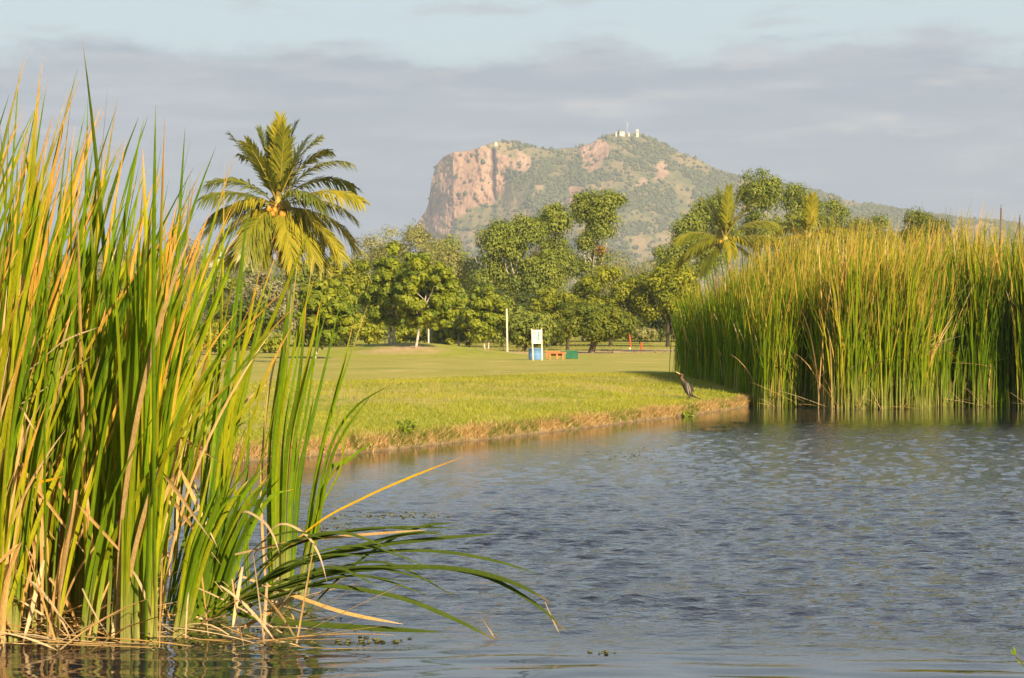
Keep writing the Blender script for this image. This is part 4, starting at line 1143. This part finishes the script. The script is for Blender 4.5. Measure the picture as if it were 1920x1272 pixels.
# ------------------------------------------------------------------ reeds
GREEN = np.array((.160, .260, .006)); DEEP = np.array((.085, .155, .008)); YEL = np.array((.42, .37, .012)); ORA = np.array((.62, .33, .06)); GOLD = np.array((.72, .44, .012))
TAN = np.array((.60, .40, .17)); STRAW = np.array((.66, .50, .29)); PALEB = np.array((.33, .33, .10)); BROWN = np.array((.26, .15, .06))

def blade_arrays(pts, w0, phi, twist, c_base, c_mid, c_tip, tip_from=.8, fold=.22, tipw=.04, base_from=.08, tap=.55, ref3=None, flat=False):
    """keeled leaf along pts; returns verts, quads, colours"""
    pts = np.asarray(pts, float); n = len(pts)
    t = np.linspace(0, 1, n)
    tg = np.gradient(pts, axis=0); tg /= np.linalg.norm(tg, axis=1, keepdims=True) + 1e-9
    ph = phi + twist * t
    ref = np.stack([np.cos(ph), np.sin(ph), 0 * ph], -1)
    if ref3 is not None: ref = np.repeat(np.asarray(ref3, float)[None], n, 0)
    side = ref - tg * (ref * tg).sum(1, keepdims=True)
    ln_ = np.linalg.norm(side, axis=1, keepdims=True)
    alt = np.cross(tg, np.array([0, 0, 1.0])) + 1e-6
    side = np.where(ln_ < .15, alt, side); side /= np.linalg.norm(side, axis=1, keepdims=True)
    nr_ = np.cross(side, tg)
    w = w0 * np.clip(np.minimum(.72 + 1.2 * t, 1), 0, 1) * (tipw + (1 - tipw) * (1 - np.clip((t - tap) / (1 - tap), 0, 1) ** 2))
    L_ = pts - side * w[:, None] * .5; R_ = pts + side * w[:, None] * .5; M_ = pts + nr_ * (w * fold)[:, None]
    kq_ = 2 if flat else 3
    v = np.stack([L_, R_] if flat else [L_, M_, R_], 1).reshape(-1, 3)
    i = np.arange(n - 1)[:, None] * kq_
    f = (i + np.array([[0, 1, 3, 2]])) if flat else np.concatenate([i + np.array([[0, 1, 4, 3]]), i + np.array([[1, 2, 5, 4]])])
    kb = (1 - sstep(t, 0, base_from + .12))[:, None]; kt = sstep(t, tip_from, min(1, tip_from + .2))[:, None]
    c = c_mid * (1 - kb) + c_base * kb
    c = c * (1 - kt) + c_tip * kt
    return v, f, np.repeat(c, kq_, 0)

def bez(a, b, c, n):
    t = np.linspace(0, 1, n)[:, None]
    return (1 - t) ** 2 * a + 2 * t * (1 - t) * b + t * t * c

def catmull(P, n):
    P = np.asarray(P, float); Q = np.vstack([2 * P[0] - P[1], P, 2 * P[-1] - P[-2]])
    out_ = []; m_ = len(P) - 1
    for s_ in np.linspace(0, m_ - 1e-6, n):
        i = int(s_); t = s_ - i; a, b, c, d = Q[i:i + 4]
        out_.append(.5 * (2 * b + (c - a) * t + (2 * a - 5 * b + 4 * c - d) * t * t + (3 * b - a - 3 * c + d) * t ** 3))
    return np.array(out_)

def leaf_colours(g, state):
    j = g.uniform(.8, 1.25)
    if state == 'green': return PALEB * j, (GREEN * (1 - (q := g.random() * .6)) + (DEEP if g.random() < .5 else YEL) * q) * j, (GREEN * j if g.random() < .3 else (TAN if g.random() < .5 else ORA)), g.choice([.80, .88, .93])
    if state == 'deep': return GREEN * j, DEEP * j * 1.1, DEEP * j, .93
    if state == 'turning': return PALEB * j, (YEL * .6 + GREEN * .4) * j, ORA * j, g.uniform(.5, .85)
    if state == 'gold': return YEL * j, GOLD * j, ORA * j, .75
    if state == 'tan': return STRAW * j * .8, (TAN * (1 - (q := g.random() * .5)) + ORA * q) * j, STRAW * j, .8
    return STRAW * j * .8, STRAW * j, BROWN, .9

def add_leaf(root, origin, pts, w0, phi, twist, cols, **kw):
    v, f, c = blade_arrays(np.asarray(pts) - origin, w0, phi, twist, cols[0], cols[1], cols[2], cols[3], **kw)
    return link('leaf', mesh_np('leaf', v, f, c, smooth=True), M_REED, root)

NG = 'cattail shoots of the near left reed stand'
g = np.random.default_rng(77)
ENV = np.array([(-200, 170), (-60, 170), (20, 165), (100, 118), (160, 150), (215, 205), (280, 235), (340, 262), (420, 285), (470, 400)])
def near_shoot(px, d, hfrac, nleaf, label, lean=None, mix=(.50, .08, .20, .22), spread=1.0, name='cattail_shoot'):
    base = np.array([wx(px, d), d, -.04])
    root = empty(name, base, label, 'reeds', NG)
    lean = g.normal(.20, .10) if lean is None else lean
    for q in range(nleaf):
        st = g.choice(['green', 'deep', 'turning', 'tan'], p=mix)
        tipx = px + lean * 620 + g.normal(0, 55) * spread
        ytop = np.interp(tipx, ENV[:, 0], ENV[:, 1])
        hgt = (wz(ytop, d) + .04) * hfrac * (1 - .48 * g.random())
        if st == 'tan': hgt *= g.uniform(.45, .95)
        b = base + np.array([g.normal(0, .022), g.normal(0, .022), 0])
        tip = np.array([wx(tipx, d), d + g.normal(.0, .32), hgt])
        ctl = b * .42 + tip * .58; ctl[0] = b[0] + (tip[0] - b[0]) * g.uniform(.0, .30); ctl[2] = hgt * g.uniform(.5, .64)
        pts = bez(b, ctl, tip, 15)
        if st == 'tan' and g.random() < .35:      # broken over
            kq = g.integers(8, 12); dr = np.array([g.normal(.1, .16), g.normal(0, .2), -g.uniform(.2, .8)]); dr /= np.linalg.norm(dr)
            sgl = np.linalg.norm(pts[1] - pts[0])
            for z_ in range(kq, 15): pts[z_] = pts[kq - 1] + dr * sgl * (z_ - kq + 1) * .8
        add_leaf(root, base, pts, g.uniform(.014, .027), g.uniform(-.8, .8), g.normal(0, .7), leaf_colours(g, st), tap=.70)
    return root

zones = [((-190, 30), 'tall cattail shoot at the left edge of the near stand', 38, 6, 1.02),
         ((-10, 130), 'tallest cattail shoot of the near stand, rising into the grey sky', 31, 6, 1.03),
         ((120, 235), 'cattail shoot in the middle of the near stand', 20, 6, 1.02),
         ((205, 305), 'shorter cattail shoot at the right side of the dense near stand', 15, 5, 1.06)]
for (a_, b_), lab, cnt, nl, hf in zones:
    for q in range(cnt):
        near_shoot(g.uniform(a_, b_), g.choice([g.uniform(11.7, 12.9), g.uniform(12.5, 15.5)]), hf * g.uniform(.86, 1.04), nl, lab, lean=g.normal(.17, .09) if a_ > 200 else None)
for q in range(20):
    near_shoot(g.uniform(-160, 110), g.uniform(11.6, 12.6), g.uniform(.55, .95), 5, 'dry tan cattail shoot among the green at the left edge of the near stand', lean=g.normal(.08, .08), mix=(.12, .0, .28, .60))
# the thin open clump that stands apart on the right
CLB = 'slim green cattail shoot in the open clump standing apart on the right'
def hero(name, label, items, d=12.6, group=NG, cat='reeds', w=(.016, .026)):
    """items: (base px, [(px,py)...], state): leaf through photo points at distance d"""
    bx0 = items[0][0]
    base = np.array([wx(bx0[0], d), d, -.04]); root = empty(name, base, label, cat, group)
    for (b, pl, st) in items:
        P = [np.array([wx(b[0], d), d, -.04])]; dy = g.normal(0, .22)
        for i_, (x_, y_) in enumerate(pl):
            dd = d + dy * (i_ + 1) / len(pl); P.append(at(x_, y_, dd))
        pts = catmull(P, 18)
        pts[:, 2] = np.maximum(pts[:, 2], -.05)
        add_leaf(root, base, pts, g.uniform(*w), g.uniform(-.7, .7), g.normal(0, .5), leaf_colours(g, st))
    return root
hd = 14.0
hero('cattail_shoot', 'slim cattail shoot with a long blade leaning right to the palm trunk', [((418,), [(440, 780), (515, 590), (582, 430)], 'green'), ((410,), [(425, 800), (470, 620), (520, 470)], 'green'), ((405,), [(400, 800), (415, 600), (421, 300)], 'turning'), ((425,), [(420, 850), (480, 740), (545, 615)], 'turning')], 13.2)
hero('cattail_shoot', 'open right clump, shoot with the broad yellow-tan blade on its left', [((500,), [(490, 900), (510, 700), (545, 605)], 'tan'), ((505,), [(505, 850), (530, 650), (545, 500)], 'green'), ((508,), [(512, 850), (535, 640), (552, 480)], 'deep'), ((512,), [(520, 850), (555, 640), (590, 520)], 'green')], hd)
hero('cattail_shoot', 'open right clump, broadest bright green central shoot', [((520,), [(522, 850), (535, 700), (560, 470)], 'green'), ((526,), [(530, 850), (556, 680), (590, 470)], 'green'), ((530,), [(540, 850), (572, 700), (602, 560)], 'green'), ((515,), [(512, 900), (525, 750), (540, 640)], 'green'), ((528,), [(536, 860), (560, 720), (575, 560)], 'green')], hd, w=(.019, .028))
hero('cattail_shoot', 'open right clump, shoot whose blades fan toward the mound', [((535,), [(548, 870), (570, 740), (612, 585)], 'green'), ((545,), [(560, 900), (585, 790), (640, 560)], 'deep'), ((540,), [(552, 900), (580, 740), (606, 540)], 'green'), ((538,), [(555, 1000), (556, 800), (590, 690)], 'green')], hd)
hero('cattail_shoot', 'open right clump, outer shoot leaning far right over the water', [((560,), [(585, 930), (620, 780), (690, 570)], 'green'), ((565,), [(592, 900), (630, 740), (664, 600)], 'green'), ((560,), [(610, 870), (660, 770), (738, 718)], 'green'), ((575,), [(612, 900), (640, 820), (700, 735)], 'green')], hd)
hero('cattail_shoot', 'open right clump, low outer shoot with short crossing blades', [((560,), [(610, 900), (650, 865), (702, 825)], 'green'), ((570,), [(600, 960), (640, 870), (650, 700)], 'green'), ((545,), [(560, 930), (572, 840), (588, 742)], 'deep'), ((552,), [(600, 935), (640, 870), (664, 845)], 'green')], hd)
hero('cattail_shoot', 'narrow dark cattail shoot between the dense stand and the open clump', [((462,), [(460, 950), (465, 850), (468, 760)], 'deep'), ((470,), [(465, 950), (500, 830), (540, 640)], 'green'), ((455,), [(440, 930), (470, 800), (512, 668)], 'turning'), ((448,), [(425, 960), (440, 860), (470, 780)], 'tan'), ((440,), [(410, 900), (440, 810), (462, 790)], 'deep')], 13.4)
hero('cattail_shoot', 'golden yellow cattail blade standing out in the dense near stand', [((262,), [(278, 900), (300, 700), (322, 430)], 'gold'), ((255,), [(262, 880), (270, 700), (290, 480)], 'green'), ((270,), [(300, 860), (360, 690), (440, 480)], 'green')], 12.0, w=(.024, .03))
for q in range(5):
    x_ = 235 + q * 14 + g.normal(0, 4)
    hero('cattail_shoot', 'thick bright cattail shoot with a yellow base at the water, near stand', [((x_ + e * 3,), [(x_ + 6 + e * 4, 950), (x_ + 22 + e * 16, 680), (x_ + 45 + e * 34 + g.normal(0, 18), g.uniform(330, 520))], 'green') for e in range(-2, 3)], 11.85 + .05 * q, w=(.020, .029))
for q in range(7):   # leaning fan in the gap
    x_ = 330 + q * 13
    hero('cattail_shoot', 'short dark cattail shoot leaning right in the low gap of the near stand', [((x_ - 20 + e * 5,), [(x_ + 8 + e * 9, 1040), (x_ + 30 + e * 16, 970 - e * 8), (x_ + 62 + e * 20 + g.normal(0, 12), 905 + g.normal(0, 34))], 'deep' if g.random() < .55 else 'green') for e in range(5)], 12.3 + g.uniform(-.3, .9))
for q in range(7):
    x_ = g.uniform(318, 420)
    hero('cattail_shoot', 'slender cattail shoot leaning right beside the gap of the near stand', [((x_,), [(x_ + 12 + e * 5, 900), (x_ + 40 + e * 20, 690), (x_ + 62 + e * 34 + g.normal(0, 15), g.uniform(350, 620))], g.choice(['green', 'green', 'green', 'deep', 'turning'])) for e in range(-1, 2)], g.uniform(12.2, 14.5))
# blades arching over the open water, in photo points
ARC = [('long green blade arching lowest over the water, its brown tip dipping in', [(395, 1160), (470, 1112), (600, 1098), (740, 1118), (850, 1160), (936, 1204)], 'deep', .034),
       ('longest green blade arching furthest right, tip touching the water', [(400, 1150), (560, 1080), (760, 1062), (900, 1078), (1000, 1130), (1064, 1186)], 'deep', .030),
       ('broad arching green blade ending above the longest one with a frayed tip', [(410, 1150), (560, 1090), (700, 1066), (850, 1066), (960, 1092), (1036, 1132)], 'deep', .036),
       ('arching green blade, second highest, drooping to the right', [(420, 1130), (560, 1060), (700, 1036), (820, 1034), (920, 1050), (1012, 1077)], 'deep', .024),
       ('straight-tipped green blade reaching right above the arching ones', [(420, 1140), (560, 1060), (680, 1028), (800, 1012), (945, 1000)], 'deep', .032),
       ('dark green blade curving up to a blunt tip over the water', [(430, 1120), (560, 1055), (680, 1022), (760, 1002), (830, 998)], 'deep', .030),
       ('green blade with pale torn tip, highest of the arching blades', [(560, 1165), (640, 1080), (720, 1020), (790, 988), (853, 980)], 'deep', .024),
       ('yellow blade turning orange, slanting up to the right over the water', [(470, 1090), (590, 985), (680, 935), (770, 895), (870, 856)], 'gold', .020),
       ('orange dead blade lying level over the water', [(440, 1040), (560, 1015), (680, 1003), (800, 994)], 'tan', .022),
       ('tan dead blade slanting down into the water', [(450, 1080), (560, 1120), (650, 1150), (757, 1171)], 'tan', .026),
       ('dark blade lying flat on the water under the arching ones', [(430, 1150), (560, 1168), (680, 1177), (835, 1186)], 'deep', .042),
       ('pale dead blade hooked over downward at the right of the gap', [(470, 1050), (520, 985), (570, 1000), (598, 1040), (614, 1095)], 'straw', .016),
       ('pale dead blade hooked over downward at the gap, upper one', [(440, 1000), (455, 960), (490, 975), (510, 1000), (525, 1040)], 'straw', .015),
       ('thin straw stalk hanging from the arching blade to the water', [(905, 1158), (918, 1180), (936, 1210)], 'straw', .010),
       ('thin straw stalk bent down at the far right arching tip', [(1022, 1128), (1035, 1158), (1050, 1190)], 'straw', .010),
       ('yellow-tan blade lying level at the left edge', [(-40, 935), (30, 912), (80, 903), (118, 894)], 'gold', .022),
       ('pale straw stalk rising across the dense stand from the left edge', [(-30, 760), (60, 690), (120, 640), (190, 612)], 'straw', .016),
       ('thin straw stalk crossing the dense stand below the other', [(-30, 800), (60, 745), (140, 690), (175, 665)], 'straw', .012)]
for q in range(14):
    ex = g.uniform(570, 900); top_ = g.uniform(985, 1090); sx0 = g.uniform(380, 450); ey = top_ + g.uniform(-8, 80) * (ex - 520) / 380
    ARC.append(('thin dark green blade in the low spray arching right over the water', [(sx0, 1150 + g.normal(0, 10)), (sx0 + (ex - sx0) * .3, top_ + 38), (sx0 + (ex - sx0) * .65, top_), (ex, ey)], 'deep', g.uniform(.014, .024)))
for lab, pl, st, w0 in ARC:
    P = [at(x_, y_, 12.1 + (.25 - .5 * i_ / len(pl)) * .8) for i_, (x_, y_) in enumerate(pl)]
    pts = catmull(P, 22); pts[:, 2] = np.maximum(pts[:, 2], .006)
    org = pts[0].copy()
    cs_ = leaf_colours(g, st)
    if st == 'deep': cs_ = (GREEN * .9, np.array((.075, .115, .016)) * g.uniform(.8, 1.2), BROWN * 1.2 if 'brown' in lab or 'touching' in lab or 'frayed' in lab else np.array((.10, .14, .02)), .9)
    v, f, c = blade_arrays(pts - org, w0 * .92, 1.25, .3, *cs_[:3], tip_from=cs_[3], tap=.7, ref3=(0, .75, .65), tipw=.12 if 'torn' in lab or 'blunt' in lab or 'level' in lab else .04)
    o_ = link('reed_leaf', mesh_np('reed_leaf', v, f, c, smooth=True), M_REED, None, org)
    tag(o_, lab, 'reed leaf', 'single reed leaves reaching out of the near stand')
# fallen straw at the waterline
def straw(lab, x0, x1, n_, lo, hi, grp):
    for q in range(n_):
        d = g.uniform(11.5, 12.8); x_ = g.uniform(x0, x1); y0_ = HOR + CAM_Z * FPX / d
        a_ = g.uniform(-.25, .75) if g.random() < .75 else g.uniform(.9, 2.2); L_ = g.uniform(lo, hi)
        p0 = at(x_, y0_ - g.uniform(0, 10), d); p1 = p0 + np.array([math.cos(a_) * L_ * (1 if g.random() < .62 else -1), g.normal(0, .15), abs(math.sin(a_)) * L_ * .8])
        if g.random() < .4: p0[2], p1[2] = max(p1[2] * .6, .03), .01
        mid = (p0 + p1) / 2 + np.array([0, 0, g.normal(.02, .05)])
        pts = bez(p0, mid, p1, 8); pts[:, 2] = np.maximum(pts[:, 2], .008 + .004 * g.random())
        v, f, c = blade_arrays(pts - p0, g.uniform(.010, .024), g.uniform(.6, 1.5), g.normal(0, .5), *leaf_colours(g, 'straw' if g.random() < .6 else 'tan')[:3], tip_from=.85, tipw=.3)
        tag(link('fallen_reed_leaf', mesh_np('fallen_reed_leaf', v, f, c, smooth=True), M_REED, None, p0), lab, 'reed leaf', grp)
straw('fallen tan reed leaf tangled at the waterline, left half of the near stand', -80, 230, 95, .25, .9, 'fallen straw under the near stand, left')
straw('fallen tan reed leaf tangled at the waterline, right half of the near stand', 230, 560, 75, .25, .8, 'fallen straw under the near stand, right')

# far stand on the right -------------------------------------------------
def stand_front(x):
    """distance of the front line of the right-hand stand"""
    x = np.asarray(x, float)
    y = np.interp(x, [4.5, 4.78, 5.05, 5.35, 6.4, 6.8, 8.5, 8.9, 10.4, 10.8, 11.3, 12, 20], [60, 56.5, 51, 48.9, 49.1, 47.9, 47.7, 49.3, 49.4, 48.6, 48.0, 47.5, 47])
    return y + .55 * (vnoise(x * 2.1, 0 * x, 501) - .5)
gr = np.random.default_rng(31)
def shoot_arrays(seed, state_p, nleaf=9, segs=7, wid=(.022, .040)):
    gq = np.random.default_rng(seed); V, F, C = [], [], []; b0 = 0
    for q in range(nleaf):
        st = gq.choice(['green', 'deep', 'turning', 'tan'], p=state_p)
        hgt = gq.uniform(.62, 1.0) if st != 'tan' else gq.uniform(.35, .95)
        b = np.array([gq.normal(0, .03), gq.normal(0, .03), -.02])
        tip = np.array([gq.normal(.04, .085), gq.normal(0, .08), hgt])
        if st == 'tan' and gq.random() < .4: tip = np.array([gq.normal(.1, .22), gq.normal(0, .12), hgt * .8])
        pts = bez(b, np.array([b[0] + (tip[0] - b[0]) * .15, b[1] + (tip[1] - b[1]) * .2, hgt * .58]), tip, segs)
        cs_ = list(leaf_colours(gq, st))
        if st in ('green', 'turning'): cs_[2] = (YEL * .35 + TAN * .30 + ORA * .35) * gq.uniform(.7, 1.1)
        # z is scaled by about 3.6 when placed, so widths are real and heights are fractions
        v, f, c = blade_arrays(pts * np.array([3.6, 3.6, 3.6]), gq.uniform(*wid), gq.uniform(-1.2, 1.2), gq.normal(0, .9), *cs_[:3], tip_from=cs_[3] - .08, flat=True, base_from=.2)
        V.append(v); F.append(f + b0); C.append(c); b0 += len(v)
    return np.concatenate(V), np.concatenate(F), np.concatenate(C)
MIXES = {'green': (.60, .24, .11, .05), 'mid': (.56, .20, .15, .09), 'deep': (.30, .60, .06, .04), 'bright': (.70, .0, .26, .04), 'dry': (.42, .14, .26, .18)}  # deep and bright mixes put the stand's shade and sunlight into leaf colour
VAR = {k_: [shoot_arrays(900 + 40 * j + i, mx_) for i in range(14)] for j, (k_, mx_) in enumerate(MIXES.items())}
VARM = {k_: [mesh_np('far_cattail', *a_, smooth=True) for a_ in l_] for k_, l_ in VAR.items()}
def far_height(x, y):
    """stand height as a fraction of 3.6 m"""
    return np.interp(x, [4.1, 4.7, 5.4, 6.2, 7.5, 12, 20], [.52, .68, .84, .97, 1.04, 1.09, 1.09]) * (.93 + .14 * vnoise(x * 1.3, y * .6, 511))
RG = 'cattail shoots along the front of the right-hand stand'
ZL = [((4.62, 5.35), 60, 'deep', 'cattail coloured dark for shade at the left end of the far stand, behind the darter'),
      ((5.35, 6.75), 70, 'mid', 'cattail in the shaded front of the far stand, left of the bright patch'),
      ((6.75, 8.5), 90, 'bright', 'cattail coloured yellow-green for sunlight, in the bright patch at the far waterline'),
      ((8.5, 11.6), 80, 'deep', 'cattail coloured dark for shade in the right part of the far stand')]
cnt_front = 0
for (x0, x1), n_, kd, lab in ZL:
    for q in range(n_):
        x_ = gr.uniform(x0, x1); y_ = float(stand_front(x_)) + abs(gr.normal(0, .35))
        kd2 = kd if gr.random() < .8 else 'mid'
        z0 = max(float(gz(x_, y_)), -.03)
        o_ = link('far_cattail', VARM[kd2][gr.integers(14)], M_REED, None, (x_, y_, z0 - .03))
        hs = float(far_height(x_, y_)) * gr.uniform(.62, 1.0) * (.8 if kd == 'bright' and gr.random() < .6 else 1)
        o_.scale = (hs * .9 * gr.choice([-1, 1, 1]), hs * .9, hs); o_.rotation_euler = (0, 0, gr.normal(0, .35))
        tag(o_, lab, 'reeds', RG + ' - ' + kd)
def far_mass(n_, seed):
    gq = np.random.default_rng(seed); V, F, C = [], [], []; b0 = 0
    for q in range(n_):
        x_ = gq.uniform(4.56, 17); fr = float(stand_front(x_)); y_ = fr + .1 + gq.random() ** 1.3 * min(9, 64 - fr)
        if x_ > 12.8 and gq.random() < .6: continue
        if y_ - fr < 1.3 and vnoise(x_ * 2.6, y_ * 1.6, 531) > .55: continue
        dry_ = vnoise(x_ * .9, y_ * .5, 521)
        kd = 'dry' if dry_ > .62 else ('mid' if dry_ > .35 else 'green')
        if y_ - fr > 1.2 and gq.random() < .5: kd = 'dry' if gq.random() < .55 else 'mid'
        if x_ < 5.7 and gq.random() < .8 - .25 * (x_ - 4.4): kd = 'deep'  # shade of the left end, given by darker leaves
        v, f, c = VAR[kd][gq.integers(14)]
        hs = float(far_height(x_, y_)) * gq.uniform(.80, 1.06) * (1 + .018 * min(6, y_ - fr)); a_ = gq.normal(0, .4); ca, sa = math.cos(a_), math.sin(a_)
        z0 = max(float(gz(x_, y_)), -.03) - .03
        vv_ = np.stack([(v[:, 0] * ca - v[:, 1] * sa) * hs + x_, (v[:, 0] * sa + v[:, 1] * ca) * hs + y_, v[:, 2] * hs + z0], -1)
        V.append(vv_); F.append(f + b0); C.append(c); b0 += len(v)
    return np.concatenate(V), np.concatenate(F), np.concatenate(C)
v, f, c = far_mass(3300, 41)
tag(link('reed_bed', mesh_np('reed_bed', v, f, c, smooth=True), M_REED), 'dense mass of green and tan reeds filling the right-hand stand', 'reeds', kind='stuff')
# leaning dead stalks in front of the far stand
for q in range(60):
    x_ = gr.uniform(5.2, 11.2); y_ = float(stand_front(x_)) - gr.uniform(.02, .25); L_ = gr.uniform(.3, 1.3); a_ = gr.uniform(.05, 1.2); sg = gr.choice([-1, 1])
    p0 = np.array([x_, y_, .0]); p1 = p0 + np.array([math.cos(a_) * L_ * sg, gr.uniform(-.2, .2), math.sin(a_) * L_])
    if gr.random() < .3: p0[2] += gr.uniform(.6, 1.4); p1[2] = p0[2] - gr.uniform(-.3, .6)
    v, f, c = blade_arrays(bez(p0 * 0, (p1 - p0) / 2 + np.array([0, 0, .05]), p1 - p0, 7), gr.uniform(.014, .026), 1.2, .3, *leaf_colours(gr, 'straw' if gr.random() < .6 else 'tan')[:3], tip_from=.85)
    tag(link('dead_reed_stalk', mesh_np('dead_reed_stalk', v, f, c, smooth=True), M_REED, None, p0), 'dead tan stalk leaning across the front of the far stand', 'reed leaf', 'dead stalks across the far stand')
M_STALK = simple('brown_stalk', (0.16, 0.09, 0.05), 0.8, 0.2, 5)
for (px, top, lab) in ((1877, 384, 'bare brown stalk poking out of the far stand near the right edge'), (1912, 402, 'shorter bare stalk right of the other, at the right edge')):
    d = 52.; x_ = wx(px, d); hz_ = wz(top, d)
    tag(MB().tube([(0, 0, 0), (-.03, 0, hz_ * .6), (.0, 0, hz_)], [.014, .012, .006], 6).tube([(-.005, 0, hz_ - .35), (0, 0, hz_ - .08)], [.016, .016], 6).build('bare_stalk', M_STALK, None, (x_, d, 0)), lab, 'stalk')
# a weed sprig poking into the lower right corner
d = 9.2; tw = empty('leafy_twig', (wx(1935, d), d, .0), 'small green two-leaved twig poking up at the lower right corner', 'twig')
o0 = np.array([wx(1935, d), d, 0.])
tp = [at(1934, 1262, d) - o0, at(1918, 1247, d) - o0, at(1910, 1236, d) - o0, at(1903, 1228, d) - o0]
MB().tube([tp[0] + np.array([.02, 0, -.12])] + tp, .0032, 6).build('stem', M_BARK, tw)
for e in ((1899, 1213), (1894, 1222), (1906, 1238)):
    q1 = at(*e, d) - o0; q0 = tp[-1] if e[1] < 1230 else tp[1]
    v, f, c = blade_arrays(bez(q0, (q0 + q1) / 2 + np.array([.004, 0, .004]), q1, 6), .011, .2, .1, GREEN, GREEN, GREEN, tip_from=.9)
    link('leaf', mesh_np('leaf', v, f, c, smooth=True), M_REED, tw)
# specks of floating weed
g = np.random.default_rng(55); pts_ = []
for (px, py, n_, sxp_, syp_) in ((700, 967, 120, 55, 4), (600, 990, 120, 60, 4), (1180, 855, 60, 45, 5), (780, 965, 50, 30, 3), (1140, 1225, 8, 12, 2), (700, 1203, 30, 40, 3), (460, 1200, 150, 120, 14), (1560, 830, 50, 110, 8), (1350, 843, 60, 90, 6)):
    for q in range(n_):
        x_, y_ = g.normal(px, sxp_), g.normal(py, syp_); d = CAM_Z * FPX / (y_ - HOR); pts_.append((wx(x_, d), d, .004, g.uniform(.006, .016)))
pts_ = np.array(pts_)
v, f, c = blobs(pts_[:, :3], pts_[:, 3], np.array([(.10, .10, .035)]) * g.uniform(.5, 1.8, (len(pts_), 1)), .35, seed=3)
tag(link('floating_weed', mesh_np('floating_weed', v, f, c), M_BUSH), 'specks of floating water weed on the pond', 'water weed', kind='stuff')

# ------------------------------------------------------------------ air
hm, nt, o = material('haze_air')
pv = nd(nt, 'ShaderNodeVolumePrincipled')
pv.inputs['Color'].default_value = (0.74, 0.85, 1.0, 1)
pv.inputs['Density'].default_value = 1.7e-4
pv.inputs['Anisotropy'].default_value = 0.1
nt.links.new(pv.outputs[0], o.inputs['Volume'])
hz = MB().box((-2600, -300, -3.0), (2600, 4600, 340)).build('haze', hm)
tag(hz, 'thin pale haze in the air toward the hill', 'haze', kind='stuff')
